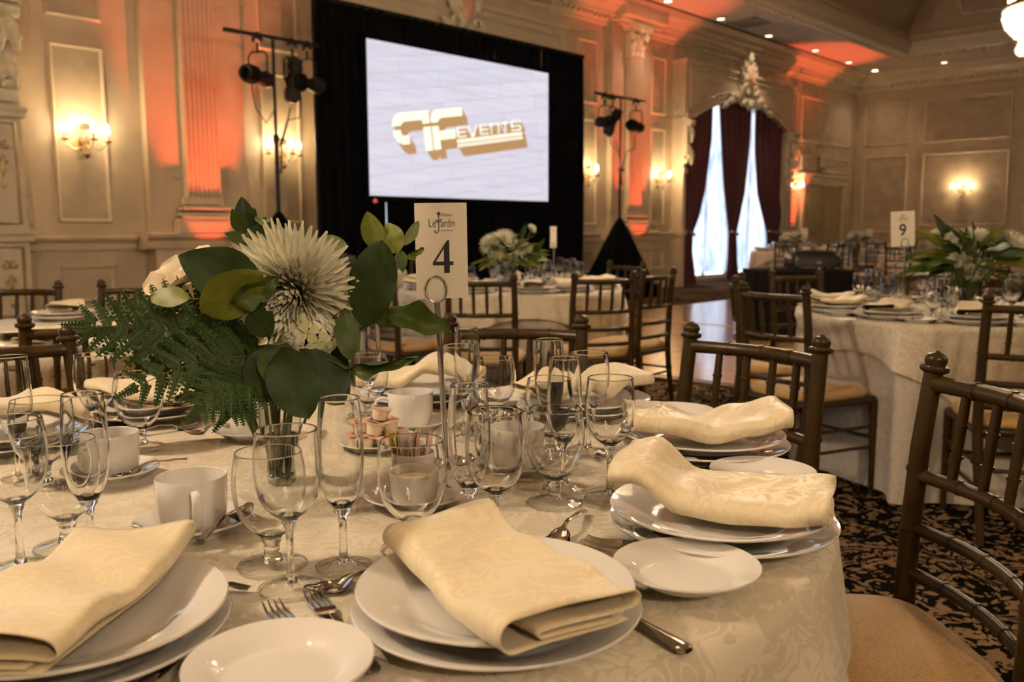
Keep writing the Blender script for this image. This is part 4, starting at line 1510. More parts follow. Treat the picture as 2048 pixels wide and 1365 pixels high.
def round_table(c, label_t, label_o, label_u, phi0, chairs, seed, a=.90, near=False):
    t = thing('round_table', label_t, 'table', (c[0], c[1], 0), group='round banquet tables')
    part('tabletop', MB().lathe([(0, .725), (.755, .725), (.762, .735), (.758, .748), (0, .750)], 48), 'stem_brown', t)
    for s in (-1, 1):
        m = MB().tube([(s * .35, -.4, 0), (s * .35, -.36, .72)], .014, 8).tube([(s * .35, .4, 0), (s * .35, .36, .72)], .014, 8).tube([(s * .35, -.38, .3), (s * .35, .38, .3)], .01, 6)
        part('folding_leg', m, 'black_metal', t)
    dents = [(th, rf) for th, rf in chairs]
    u = cloth(c, .757, .7535, None, 0, dents, seed + 1, 240 if near else 170, 3, 16, floor=True, amp=.045)
    solid('table_skirt', u, 'skirt_cloth', label_u, 'tablecloth', smooth=70, group='floor-length under cloths')
    o = cloth(c, .770, TOPZ, a, phi0, [(th, rf + .012) for th, rf in dents], seed, 260 if near else 180, 4, 12, amp=.055 if near else .03)
    solid('tablecloth', o, 'tablecloth' if near else 'tablecloth_far', label_o, 'tablecloth', smooth=70, group='ivory damask overlays')


def dents_of(lst):
    return [(th, rb - .222 - .225) for th, rb in lst]


# table in the foreground
CH4 = [(-44, 1.085), (-10, 1.06), (26, 1.06), (62, 1.06), (98, 1.06)]
round_table(T4, 'round banquet table in front, laid for dinner with card 4', 'ivory damask cloth over the front table with card 4', 'floor-length cloth under the front table with card 4', -62, dents_of(CH4), 3, near=True)
for (th, rb), dy, lb in zip(CH4, (0, 0, 8, 0, 0), ('gilt bamboo chair cut by the right picture edge with its gold seat showing', 'gilt bamboo chair back in front of the dance floor reflections', 'gilt bamboo chair back directly behind the number 4 card', 'gilt bamboo chair hidden behind the white chrysanthemum', 'gilt bamboo chair behind the fern tips at the left picture edge')):
    chair(T4, th, rb, lb, dy)

CH2 = [(-144, 1.33), (-112, 1.24), (-86, 1.15), (-10, 1.09), (24, 1.05), (-184, 1.12)]
round_table(T2, 'round banquet table in front of the projection screen', 'ivory cloth over the round table in front of the screen', 'under cloth of the round table in front of the screen', 43 + 90 - 82 + 180, dents_of(CH2), 11)
for (th, rb), dy, lb in zip(CH2, (0, -8, 0, 0, -16, 0), ('gilt bamboo chair just right of the number 4 card, backed by ivory cloth', 'gilt bamboo chair seen square from behind at the screen table', 'gilt bamboo chair turned side-on beside the dance floor corner', 'gilt bamboo chair in front of the black stand skirt', 'gilt bamboo chair behind the flowers of the screen table', 'gilt bamboo chair left of the number 4 card with its seat showing')):
    chair(T2, th, rb, lb, dy)

CH9 = [(154, 1.09), (106, 1.06), (68, 1.12), (-151, 1.10), (30, 1.1)]
round_table(T9, 'round banquet table on the right with card 9', 'ivory cloth over the round table with card 9', 'under cloth of the round table with card 9', 160, dents_of(CH9), 23, near=True)
for (th, rb), dy, lb in zip(CH9, (8, 8, 0, 0, 0), ('gilt bamboo chair facing card 9 table with wide gold seat in view', 'gilt bamboo chair seen edge-on beside the black projector table', 'gilt bamboo chair in front of the black projector cloth', 'gilt bamboo chair cut by the right edge before card 9 table', 'gilt bamboo chair behind the flowers of card 9 table')):
    chair(T9, th, rb, lb, dy)

CH5 = [(-100, 1.0), (74.4, 1.0), (42.3, .92)]
round_table(T5, 'round banquet table at the left edge behind the fern', 'ivory cloth over the table at the left edge', 'under cloth of the table at the left edge', 20, dents_of(CH5), 31)
for (th, rb), lb in zip(CH5, ('gilt bamboo chair with a dark post crossing the left table plates', 'gilt bamboo chair in front of the gilt window pier', 'gilt bamboo chair in front of the low wall panel, above the fern')):
    chair(T5, th, rb, lb, {74.4: -31}.get(th, 0))

CH3 = [(-120, 1.15), (-75, 1.12), (-30, 1.12), (150, 1.12)]
round_table(T3, 'round banquet table by the wall behind the chrysanthemum', 'ivory cloth over the table behind the chrysanthemum', 'under cloth of the table behind the chrysanthemum', 15, dents_of(CH3), 37)
for (th, rb), lb in zip(CH3, ('gilt bamboo chair just right of the chrysanthemum petals', 'gilt bamboo chair between chrysanthemum and big leaf, second one', 'gilt bamboo chair against the black drape left of the big leaf', 'gilt bamboo chair under the red glow behind the ivory petals')):
    chair(T3, th, rb, lb)

CH6 = [(-160, 1.2), (-115, 1.15), (-75, 1.15), (-30, 1.15)]
round_table(T6, 'round banquet table under the window curtains', 'ivory cloth over the table under the window curtains', 'under cloth of the table under the window curtains', 10, dents_of(CH6), 41)
for (th, rb), lb in zip(CH6, ('gilt bamboo chair standing before the bright sheer curtain', 'gilt bamboo chair left of the projector top', 'gilt bamboo chair directly behind the projector', 'gilt bamboo chair just past the projector end')):
    chair(T6, th, rb, lb)
CH7 = [(-140, 1.15), (-100, 1.15), (-60, 1.15)]
round_table(T7, 'round banquet table in front of the double door', 'ivory cloth over the table before the double door', 'under cloth of the table before the double door', 25, dents_of(CH7), 43)
for i, (th, rb) in enumerate(CH7):
    chair(T7, th, rb, ('gilt bamboo chair right of the projector, before the red glow', 'gilt bamboo chair before the seam of the double door', 'gilt bamboo chair before the door frame by the room corner')[i])
CH8 = [(175, 1.12), (-140, 1.12), (120, 1.12), (-95, 1.12)]
round_table(T8, 'round banquet table behind card 9 and its flowers', 'ivory cloth over the table behind card 9', 'under cloth of the table behind card 9', 50, dents_of(CH8), 47)
for i, (th, rb) in enumerate(CH8):
    chair(T8, th, rb, ('gilt bamboo chair side-on left of the pole of card 9', 'gilt bamboo chair in front of the ivory cloth behind card 9', 'gilt bamboo chair beyond the ivory cloth behind card 9', 'gilt bamboo chair behind the leaves of card 9 table')[i])
# ------------------------------------------------------------------ tableware
def plate_mesh(name, Rr, k=1.0):
    h = .0235 * k
    prof = [(0, .003), (.50, .003), (.54, 0), (.60, 0), (.625, .004), (.76, h * .45), (.995, h * .90), (1.0, h * .97), (.992, h * 1.04), (.975, h * 1.02), (.72, h * .56), (.655, h * .36), (.61, h * .27), (.52, h * .24), (0, h * .23)]
    return MB().lathe([(r * Rr, z) for r, z in prof], 72).mesh(name, 'porcelain', 40)


PLATE_LO, PLATE_UP, PLATE_BR, SAUCER = plate_mesh('dinner_plate', .141), plate_mesh('dinner_plate', .136), plate_mesh('bread_plate', .078, .8), plate_mesh('saucer', .072, .85)


def slab(m, fn, nu, nv, th):
    """thin sheet with thickness th below fn(u, v)"""
    o = len(m.v)
    m.grid(fn, nu, nv)
    k = len(m.v) - o
    top = m.v[o:]
    m.v += [(x, y, z - th) for x, y, z in top]
    nf = [f for f in m.f if f[0] >= o]
    m.f += [tuple(i + k for i in reversed(f)) for f in nf]
    w = nv + 1
    edge = [j for j in range(w)] + [i * w + nv for i in range(1, nu + 1)] + [nu * w + j for j in range(nv - 1, -1, -1)] + [i * w for i in range(nu - 1, 0, -1)]
    for a, b in zip(edge, edge[1:] + edge[:1]):
        m.f.append((o + a, o + k + a, o + k + b, o + b))


def interp(tab, x):
    for (a, p), (b, q) in zip(tab, tab[1:]):
        if x <= b:
            t = max(0.0, (x - a) / (b - a))
            t = t * t * (3 - 2 * t)
            return p + (q - p) * t
    return tab[-1][1]


def spoon_mesh(name, L=.135, bw=.030, bl=.050):
    m = MB()
    tabw = [(0, .002), (.05, .55 * bw), (.2, bw), (.30, .75 * bw), (.38, .006), (.5, .0055), (.85, .010), (.97, .012), (1, .008)]
    tabz = [(0, .007), (.12, .003), (.25, .002), (.37, .010), (.5, .013), (.8, .008), (1, .004)]
    def fn(u, v):
        a = 2 * v - 1
        dish = .006 * max(0, 1 - ((u - .18) / .2) ** 2) * (1 - a * a)
        rib = .0007 * (1 - a * a) if u > .5 else 0
        return (-L / 2 + L * u, a * interp(tabw, u) / 2, .0022 + interp(tabz, u) - dish + rib)
    slab(m, fn, 36, 6, .0014)
    return m.mesh(name, 'steel', 60)


def fork_mesh(name, L=.185):
    m = MB()
    tabw = [(0, .022), (.06, .021), (.11, .012), (.16, .006), (.4, .006), (.8, .013), (.96, .017), (1, .011)]
    tabz = [(0, .003), (.08, .003), (.2, .009), (.35, .009), (.8, .005), (1, .003)]
    Lh = L * .76
    x0 = -L / 2 + L * .24
    def fn(u, v):
        a = 2 * v - 1
        rib = .0009 * (1 - a * a) if u > .45 else 0
        return (x0 + Lh * u, a * interp(tabw, u) / 2, .002 + interp(tabz, u) + rib)
    slab(m, fn, 26, 4, .0016)
    for i in range(4):
        y = -.0092 + .00613 * i
        pts = [(x0 + .002, y, .0042), (x0 - .018, y, .0025), (x0 - .034, y * .97, .0042), (x0 - .045, y * .94, .0075)]
        m.tube(pts, [.0017, .0016, .0013, .0006], 6)
    return m.mesh(name, 'steel', 60)


def knife_mesh(name, L=.225):
    m = MB()
    tab = [(0, .010), (.08, .012), (.45, .014), (.85, .018), (.97, .018), (1, .010)]
    n = 22
    Lh = L * .46
    vs, fs = [], []
    for i in range(n + 1):
        u = i / n
        w, h = interp(tab, u) / 2, .0042 * (1 if u < .98 else .6)
        for q in range(10):
            a = 2 * pi * q / 10
            vs.append((L / 2 - Lh + Lh * u, w * cos(a), .0055 + h * sin(a) * (1 + .12 * cos(3 * a))))
    for i in range(n):
        for q in range(10):
            fs.append((i * 10 + q, i * 10 + (q + 1) % 10, (i + 1) * 10 + (q + 1) % 10, (i + 1) * 10 + q))
    fs += [tuple(range(9, -1, -1)), tuple(n * 10 + q for q in range(10))]
    m.add(vs, fs)
    def bl(u, v):
        x = -L / 2 + (L - Lh + .004) * u
        top = .0095 * (1 - (1 - min(1, u / .22)) ** 2.2) if u < .22 else .0095 - .0025 * (u - .22)
        bot = -.0085 if u > .06 else -.0085 * (u / .06)
        return (x, bot + (top - bot) * v, .0052)
    slab(m, bl, 24, 2, .0014)
    return m.mesh(name, 'steel', 50)


SPOON, TEASPOON, FORK, FORK_S, KNIFE = spoon_mesh('dessert_spoon', .15, .034), spoon_mesh('teaspoon', .13), fork_mesh('dinner_fork', .20), fork_mesh('salad_fork', .165), knife_mesh('dinner_knife')

def glass_parts(foot, stem, bowl, n=44):
    """foot and bowl are thin sheets, stem and the rolled edges are solid glass"""
    d = {}
    d['foot'] = MB().lathe(foot, n).mesh('foot', 'glass_thin', 60)
    d['stem'] = MB().lathe(stem, max(12, n // 2)).mesh('stem', 'glass', 60)
    # the bowl has a real wall: outer skin, rolled lip, inner skin
    inn = [(max(.0005, r - .0012), z + (.0020 if i == 0 else .0012 * (1 - i / len(bowl)))) for i, (r, z) in enumerate(bowl)]
    rt, zt = bowl[-1]
    inn[-1] = (rt - .0012, zt)
    pre = lambda p, q: (p[0] + (q[0] - p[0]) * .08, p[1] + (q[1] - p[1]) * .08)
    prof = [(0, bowl[0][1] - .002), (bowl[0][0] * .8, bowl[0][1] - .0015)] + bowl[:-1] + [pre(bowl[-1], bowl[-2]), bowl[-1], (rt - .0006, zt + .0005), inn[-1], pre(inn[-1], inn[-2])] + inn[-2::-1] + [(0, inn[0][1] - .0006)]
    d['bowl'] = MB().lathe(prof, n).mesh('bowl', 'glass', 75)
    m = MB()
    for (r, z), q in ((foot[-1], .0013),):
        m.lathe([(r + q * cos(a), z + q * sin(a)) for a in [2 * pi * k / 6 for k in range(6)]], n, close=True)
    d['rim'] = m.mesh('foot_edge', 'glass', 60)
    return d


def all_glasses(n):
    return {
        'water_goblet': glass_parts([(.0095, .014), (.016, .0082), (.028, .0050), (.0385, .0020)],
                                    [(0, .004), (.012, .008), (.0105, .0135), (.0086, .020), (.0090, .027), (.0112, .0315), (.0105, .034), (.0130, .0372), (.011, .040), (0, .0415)],
                                    [(.0128, .0375), (.0200, .0425), (.0275, .0500), (.0340, .0600), (.0385, .0720), (.0412, .0850), (.0420, .0980), (.0413, .1110), (.0396, .1235), (.0374, .1350)], n),
        'wine_glass': glass_parts([(.0060, .0125), (.010, .0078), (.022, .0044), (.0345, .0016)],
                                  [(0, .003), (.007, .008), (.0050, .014), (.0040, .028), (.0038, .050), (.0046, .066), (.0082, .0745), (.0078, .077), (.0120, .0805), (.010, .0830), (0, .0850)],
                                  [(.0118, .0805), (.0190, .0855), (.0258, .0935), (.0308, .1030), (.0340, .1150), (.0355, .1290), (.0352, .1440), (.0340, .1590), (.0321, .1748)], n),
        'champagne_flute': glass_parts([(.0060, .0120), (.0085, .0078), (.019, .0044), (.0310, .0016)],
                                       [(0, .003), (.0065, .008), (.0050, .014), (.0042, .030), (.0045, .052), (.0058, .062), (.0102, .0675), (.0098, .070), (.0122, .0732), (.010, .0765), (0, .0785)],
                                       [(.0120, .0732), (.0172, .0815), (.0212, .0920), (.0240, .1060), (.0255, .1220), (.0257, .1400), (.0250, .1600), (.0239, .1790), (.0225, .1968)], n),
    }


GLASS, GLASS_FAR = all_glasses(44), all_glasses(20)


def put_glass(lib, nm, x, y, label, group):
    t = thing(nm, label, 'glass', (x, y, TOPZ + .0005), 0, group)
    for k in ('foot', 'stem', 'bowl'):
        o = link(k, lib[nm][k], t)
        if k == 'foot':
            link('foot_edge', lib[nm]['rim'], o)


CUP_BODY = MB().lathe([(0, .003), (.024, .002), (.027, 0), (.030, 0), (.0345, .0035), (.0395, .011), (.0425, .024), (.0435, .045), (.0440, .0680), (.0432, .0690), (.0422, .0682), (.0412, .045), (.0400, .024), (.0365, .0125), (.030, .0075), (0, .0065)], 56).mesh('cup_body', 'porcelain', 45)
_m = MB()
_hp = [(.0425, .056), (.050, .0585), (.0585, .0585), (.0650, .0545), (.0675, .047), (.0670, .036), (.0640, .026), (.0570, .0185), (.0490, .0155), (.0405, .0150)]
_vs, _fs = [], []
for _i, (_x, _z) in enumerate(_hp):
    _a = Vector(_hp[max(0, _i - 1)]).to_2d() if _i else Vector(_hp[0])
    _d = (Vector(_hp[min(len(_hp) - 1, _i + 1)]) - Vector(_hp[max(0, _i - 1)])).normalized()
    _nx, _nz = -_d.y, _d.x
    for _q in range(10):
        _t = 2 * pi * _q / 10
        _vs.append((_x + _nx * .0035 * cos(_t), .0062 * sin(_t), _z + _nz * .0035 * cos(_t)))
for _i in range(len(_hp) - 1):
    for _q in range(10):
        _fs.append((_i * 10 + _q, _i * 10 + (_q + 1) % 10, (_i + 1) * 10 + (_q + 1) % 10, (_i + 1) * 10 + _q))
CUP_HANDLE = _m.add(_vs, _fs).mesh('handle', 'porcelain', 70)


def cup(x, y, z, rz, label):
    t = thing('coffee_cup', label, 'cup', (x, y, z), rz, group='white coffee cups')
    link('cup_body', CUP_BODY, t)
    link('handle', CUP_HANDLE, t)


def put(name, mesh, x, y, z, rz, label, cat, group=None, rot=None):
    return tag(link(name, mesh, loc=(x, y, z), rot=rot if rot else rz), label, cat, group)


def napkin_mesh(seed, sag, L=.262, W=.132, end_lift=0.0, twist=0.0):
    """folded napkin; a runs along the fold, b across it; sag: list of (a in 0..1, z)"""
    rnd = random.Random(seed)
    w = W / 2
    path = []
    def line(b0, z0, b1, z1, n):
        for i in range(n):
            f = i / n
            path.append((b0 + (b1 - b0) * f, z0 + (z1 - z0) * f))
    def turn(bc, zc, r, a0, a1, n=6, sx=1.0):
        for i in range(n):
            a = R(a0 + (a1 - a0) * i / n)
            path.append((bc + sx * r * cos(a), zc + r * sin(a)))
    line(.60 * w, .0062, -.50 * w, .0066, 8)
    turn(-.50 * w, .0098, .0032, 270, 90, 5)
    line(-.50 * w, .0130, .84 * w, .0135, 9)
    turn(.84 * w, .0225, .0090, -90, 90, 8, 1.1)
    line(.84 * w, .0315, -.90 * w, .0300, 12)
    turn(-.90 * w, .0160, .0140, 90, 270, 9)
    line(-.90 * w, .0020, .78 * w, .0025, 9)
    path.append((.78 * w, .0025))
    n = len(path) - 1
    ph = [rnd.random() * 6 for _ in range(5)]
    k1, k2 = rnd.uniform(.5, 1.2), rnd.uniform(.3, 1.0)
    def fn(u, v):
        b, z = path[int(round(u * n))]
        a = (v - .5) * L * (1 - .012 * sin(b * 60 + ph[3]))
        top = max(0, min(1, (z - .004) / .025))
        zz = z + .004 * top * k1 * sin(9 * v + ph[0] + b * 25) + .003 * k2 * top * sin(17 * v + ph[1] - b * 40)
        zz += interp(sag, v) + twist * (v - .5) * b
        bb = b * (1 + .05 * sin(4 * v + ph[2])) + .006 * sin(3.2 * v + ph[4])
        return (a, bb, zz + end_lift * max(0, v - .8))
    me = MB().grid(fn, n, 26).mesh('napkin', 'napkin', 80)
    return me


def napkin(me, x, y, z, rz, label, group=None):
    o = put('napkin', me, x, y, z, rz, label, 'napkin', group)
    md = o.modifiers.new('thickness', 'SOLIDIFY')
    md.thickness = .0011
    md.offset = 0
    return o


NAP_FAR = [napkin_mesh(100 + i, s) for i, s in enumerate(([(0, .012), (.4, -.002), (.7, .0), (1, .014)], [(0, .018), (.35, .0), (.6, .002), (1, .008)], [(0, .008), (.5, -.004), (1, .016)]))]


def loc(c, th, u, v):
    """u outward from the table centre, v towards the diner's right"""
    a = R(th)
    return (c[0] + u * cos(a) - v * sin(a), c[1] + u * sin(a) + v * cos(a))


# ---- foreground table, seat by seat
SEATS = {
    0: (-147, .600, 'in the bottom left corner'),
    1: (-109, .611, 'at the front centre, napkin end open'),
    2: (-74, .635, 'at the seat with the sharply bent napkin'),
    3: (-36, .645, 'just behind the bent napkin seat'),
    4: (-2, .640, 'behind the tall glass cluster'),
    5: (34, .620, 'behind the number 4 card pole'),
    7: (88, .630, 'under the drooping fern tips'),
    8: (116, .620, 'behind the tall flute at the left edge'),
}
NAPS = {
    0: ([(0, .010), (.3, .0), (.7, .004), (1, .006)], 8, 0.0),
    1: ([(0, .014), (.25, .004), (.55, .0), (.8, .004), (1, .010)], 4, 0.0),
    2: ([(0, .032), (.12, .036), (.34, .004), (.55, .0), (.8, .004), (1, .012)], 5, 0.0),
    3: ([(0, .018), (.2, .014), (.5, -.002), (.75, .010), (1, .024)], -13, 0.0),
    4: ([(0, .010), (.3, .030), (.55, .006), (.8, .026), (1, .024)], -8, 0.0),
    5: ([(0, .004), (.35, .004), (.6, .038), (.8, .03), (1, .006)], -90, 0.0),
    7: ([(0, .004), (.4, .0), (.7, .01), (1, .006)], 20, 0.0),
    8: ([(0, .006), (.3, .03), (.6, .02), (1, .004)], 40, 0.0),
}
for k, (th, r, ph) in SEATS.items():
    x, y = polar(T4, th, r)
    put('dinner_plate', PLATE_LO, x, y, TOPZ, R(th), 'lower white dinner plate %s' % ph, 'plate', 'lower dinner plates')
    put('dinner_plate', PLATE_UP, x + .004 * cos(k), y + .004 * sin(k), TOPZ + .0165, R(th + 20), 'upper white dinner plate %s' % ph, 'plate', 'upper dinner plates')
    sg, da, tw = NAPS[k]
    napkin(napkin_mesh(20 + k, sg, end_lift=0), x + (.012 * cos(R(th)) if k == 1 else 0), y + (.012 * sin(R(th)) if k == 1 else 0), TOPZ + .0335, R(th + da), 'folded cream damask napkin %s' % ph, 'folded cream napkins')
    # knife right, forks left, dessert spoon beyond
    kx, ky = loc(T4, th, r + .035, .110)
    if k in (0, 1):
        put('dinner_knife', KNIFE, kx, ky, TOPZ + .001, R(th + (4 if k != 0 else 2)), 'steel dinner knife beside the plates %s' % ph, 'knife', 'dinner knives')
    forks = {0: ((-.150, .0), (-.188, 3)), 1: ((-.143, 0), (-.183, 3)), 2: ((-.090, 10), (-.135, 3)), 3: ((-.140, 6), (-.115, -6)), 5: ((-.15, 0),), 7: ((.16, 5), (.12, -5))}.get(k, ())
    for i, (v, rot) in enumerate(forks):
        fx, fy = loc(T4, th, (.56 if k < 2 else .590), v)
        put('dinner_fork' if i == 0 else 'salad_fork', FORK if i == 0 else FORK_S, fx, fy, TOPZ + .001 + .0005 * i, R(th + rot), 'steel %s fork left of the plates %s' % ('dinner' if i == 0 else 'salad', ph), 'fork', 'forks')
    if k in (0, 1, 2, 3, 7):
        vv = {0: .03, 1: -.075, 2: -.078, 3: -.06, 7: .05}[k]
        sx, sy = loc(T4, th, .458 if k != 7 else .47, vv)
        put('dessert_spoon', SPOON, sx, sy, TOPZ + .001, R(th + 90 + (6 if k == 2 else 0)), 'steel dessert spoon lying above the plates %s' % ph, 'spoon', 'dessert spoons')

for (x, y), lb in (((.380, .619), 'white bread plate at the bottom edge over fork handles'), ((.792, .486), 'white bread plate between the open napkin and bent napkin'), ((1.205, .612), 'white bread plate overlapping the table edge behind the bent napkin'), ((1.505, .955), 'white bread plate in front of the dance floor chair'), (polar(T4, 14, .64), 'white bread plate behind the glasses in the aisle direction')):
    put('bread_plate', PLATE_BR, x, y, TOPZ + (.011 if x < .9 else .007), 0, lb, 'plate', 'bread plates')

G = [  # kind, x, y, label
    ('water_goblet', .529, .869, 'water goblet beside the cup with a spoon'),
    ('wine_glass', .507, .797, 'wine glass overlapping a goblet right of the nearest cup'),
    ('champagne_flute', .582, .806, 'champagne flute in front of the coffee creamers'),
    ('water_goblet', .672, .790, 'water goblet in front of the butter ramekin'),
    ('champagne_flute', .735, .757, 'champagne flute rising behind the open napkin tip'),
    ('wine_glass', .722, .700, 'wine glass directly behind the open napkin'),
    ('water_goblet', .929, .785, 'water goblet with full round base showing by the dessert spoon'),
    ('champagne_flute', .994, .822, 'champagne flute behind the goblet in the middle glass cluster'),
    ('wine_glass', 1.001, .744, 'wine glass left of the bent napkin'),
    ('water_goblet', .395, 1.106, 'water goblet between the flute and wine glass at the left edge'),
    ('wine_glass', .331, 1.074, 'wine glass cut by the left picture edge'),
    ('champagne_flute', .400, 1.049, 'champagne flute in front of the shaded cup at the left'),
    ('water_goblet', .682, 1.538, 'water goblet under the fern with its base by the spoon'),
    ('water_goblet', 1.237, 1.200, 'water goblet right of the number 4 card pole'),
]
# those whose foot is hidden, placed from their rims
G += [
    ('water_goblet', 1.120, .958, 'water goblet half hidden in the middle glass cluster'),
    ('wine_glass', 1.190, .930, 'wine glass before the wooden chair rail at the middle cluster'),
    ('champagne_flute', 1.150, .985, 'champagne flute tallest against the aisle chair'),
    ('wine_glass', 1.110, 1.165, 'wine glass just right of the number 4 pole'),
    ('champagne_flute', 1.185, 1.225, 'champagne flute behind the wine glass at the number 4 pole'),
    ('water_goblet', 1.100, 1.425, 'water goblet under the long horizontal leaf'),
    ('champagne_flute', 1.135, 1.465, 'champagne flute behind the leaf stem right of the flowers'),
    ('water_goblet', .470, 1.400, 'water goblet in the second row at the left edge'),
    ('champagne_flute', .455, 1.455, 'champagne flute tallest at the left edge below a chair'),
    ('wine_glass', .615, 1.550, 'wine glass behind the fern tips at the left'),
]
for nm, x, y, lb in G:
    put_glass(GLASS, nm, x, y, lb, 'clear glasses on the front table')

for (x, y), rz, lb in (((.527, 1.050), -112, 'white coffee cup with handle towards the camera'), ((.560, 1.375), -150, 'white coffee cup in shade behind the left flute'), ((.862, 1.465), 133, 'white coffee cup with looped handle beside the glass vase'), ((1.105, 1.300), 150, 'white coffee cup left of the number 4 pole'), ((1.017, .940), 60, 'white coffee cup seen through the middle glasses')):
    put('saucer', SAUCER, x, y, TOPZ, 0, lb.replace('coffee cup', 'saucer under the cup'), 'saucer', 'white saucers')
    cup(x, y, TOPZ + .0055, R(rz), lb)
put('teaspoon', TEASPOON, .545, 1.000, TOPZ + .014, 0, 'teaspoon resting in the saucer of the front cup', 'spoon', 'teaspoons', rot=(0, 0, R(35 + 180)))
put('teaspoon', TEASPOON, .600, 1.325, TOPZ + .014, 0, 'teaspoon in the saucer of the shaded left cup', 'spoon', 'teaspoons', rot=(0, 0, R(10)))
put('teaspoon', TEASPOON, .815, 1.500, TOPZ + .014, 0, 'teaspoon in the saucer beside the glass vase', 'spoon', 'teaspoons', rot=(0, 0, R(-20)))
put('teaspoon', TEASPOON, .905, .800 + .09, TOPZ + .008, 0, 'teaspoon handle behind the middle goblet', 'spoon', 'teaspoons', rot=(0, 0, R(-30)))

# creamers on a saucer
CX, CY_ = .972, 1.232
put('saucer', plate_mesh('saucer', .075, .7), CX, CY_, TOPZ, 0, 'white dish piled with coffee creamers', 'dish')
cr_body = MB().lathe([(0, 0), (.0125, 0), (.0165, .019), (.0195, .0195), (.0195, .021), (0, .021)], 18).mesh('creamer_cup', 'creamer_cup', 40)
m = MB().lathe([(0, .0218), (.0198, .0212), (.0198, .0206)], 18)
cr_foil = m.mesh('foil_lid', 'creamer_foil', 40)
m = MB().add([(-.016, -.006, .0222), (.004, -.014, .0222), (.008, -.006, .0222), (-.012, .002, .0222)], [(0, 1, 2, 3)])
cr_print = m.mesh('lid_print', 'creamer_print', 0)
rnd = random.Random(5)
spots = [(-.040, -.012, 0), (-.014, -.034, 0), (.020, -.034, 0), (.040, -.006, 0), (.012, .002, 0), (-.022, .022, 0), (.018, .034, 0), (-.020, -.012, .0225), (.012, -.020, .0225), (.022, .012, .0225), (-.008, .016, .0225), (.002, -.002, .045)]
wh = ('on the bottom layer of the creamer dish', 'stacked on the second layer of the creamer dish', 'topping the creamer pile')
for dx, dy, dz in spots:
    lv = int(dz / .02)
    t = thing('coffee_creamer', 'small coffee creamer tub %s' % wh[lv], 'creamer', (CX + dx, CY_ + dy, TOPZ + .0055 + dz), rnd.random() * 6, group='coffee creamers ' + wh[lv])
    t.rotation_euler = (rnd.uniform(-.2, .2) * (lv > 0), rnd.uniform(-.2, .2) * (lv > 0), rnd.random() * 6)
    link('tub', cr_body, t)
    f = link('foil_lid', cr_foil, t)
    link('lid_print', cr_print, f)


def ramekin_mesh(Rr, h):
    n = 60
    m = MB()
    prof = [(0, 0), (Rr * .93, 0), (Rr * .96, .004), (Rr * .97, h * .82), (Rr * 1.0, h * .88), (Rr * 1.0, h * .98), (Rr * .97, h), (Rr * .92, h * .97), (Rr * .90, h * .2), (0, .008)]
    vs, fs = [], []
    k = len(prof)
    for j in range(n):
        a = 2 * pi * j / n
        for i, (r, z) in enumerate(prof):
            rr = r * (1 + (.016 * (1 if j % 2 else -1) if i in (2, 3) else 0))
            vs.append((rr * cos(a), rr * sin(a), z))
    for j in range(n):
        j2 = (j + 1) % n
        for i in range(k - 1):
            fs.append((j * k + i, j2 * k + i, j2 * k + i + 1, j * k + i + 1))
    return m.add(vs, fs).mesh('ramekin', 'porcelain', 30)


RAM = ramekin_mesh(.040, .045)
put('saucer', SAUCER, .792, .925, TOPZ, 0, 'white saucer under the ribbed butter ramekin', 'saucer')
t = thing('ramekin', 'white ribbed ramekin of pale butter behind the front goblet', 'ramekin', (.792, .925, TOPZ + .0055))
link('ramekin_bowl', RAM, t)
part('butter', MB().lathe([(0, .036), (.02, .0355), (.036, .031), (.036, .02), (0, .02)], 30), 'butter', t)
t = thing('ramekin', 'white ramekin packed with pink and yellow sweetener sachets', 'ramekin', (.880, 1.030, TOPZ))
link('ramekin_bowl', RAM, t)
pk = MB()
slab(pk, lambda u, v: ((u - .5) * .055, (v - .5) * .002, .008 + .050 * v), 4, 4, .0012)
pm = {}
for c in ('packet_pink', 'packet_yellow', 'packet_white'):
    pm[c] = MB().box(-.027, .027, -.0011, .0011, 0, .062).mesh('sachet', c, 0)
order = ['packet_yellow', 'packet_yellow', 'packet_pink', 'packet_white', 'packet_pink', 'packet_pink', 'packet_white', 'packet_pink', 'packet_white', 'packet_pink']
cnt = {'packet_yellow': 'yellow', 'packet_pink': 'pink', 'packet_white': 'white'}
for i, c in enumerate(order):
    f = (i - 4.5) / 4.5
    ax = Vector((.68, -.73))
    o = put('sachet', pm[c], .880 + ax.x * .030 * f, 1.030 + ax.y * .030 * f, TOPZ + .010, 0, '%s sweetener sachet standing in the ramekin' % cnt[c], 'sachet', '%s sweetener sachets' % cnt[c])
    o.rotation_euler = (R(rnd.uniform(-9, 9)), R(rnd.uniform(-6, 6)), R(43 + rnd.uniform(-12, 12)))
    o.scale = (max(.5, 1 - .35 * f * f), 1, 1)


def shaker(x, y, z, fill, label):
    t = thing('shaker', label, 'shaker', (x, y, z))
    part('glass_body', MB().lathe([(0, 0), (.017, 0), (.018, .003), (.014, .055), (.0125, .055)], 20), 'glass_thin', t, smooth=50)
    part('contents', MB().lathe([(0, .0062), (.0150, .0065), (.0138, .034), (0, .034)], 18), fill, t)
    part('cap', MB().lathe([(.0145, .054), (.0155, .056), (.015, .066), (.010, .073), (0, .075)], 20), 'chrome', t)


shaker(1.075, 1.060, TOPZ, 'pepper', 'glass pepper shaker behind the middle glasses')
shaker(1.105, 1.035, TOPZ, 'salt', 'glass salt shaker behind the middle glasses')


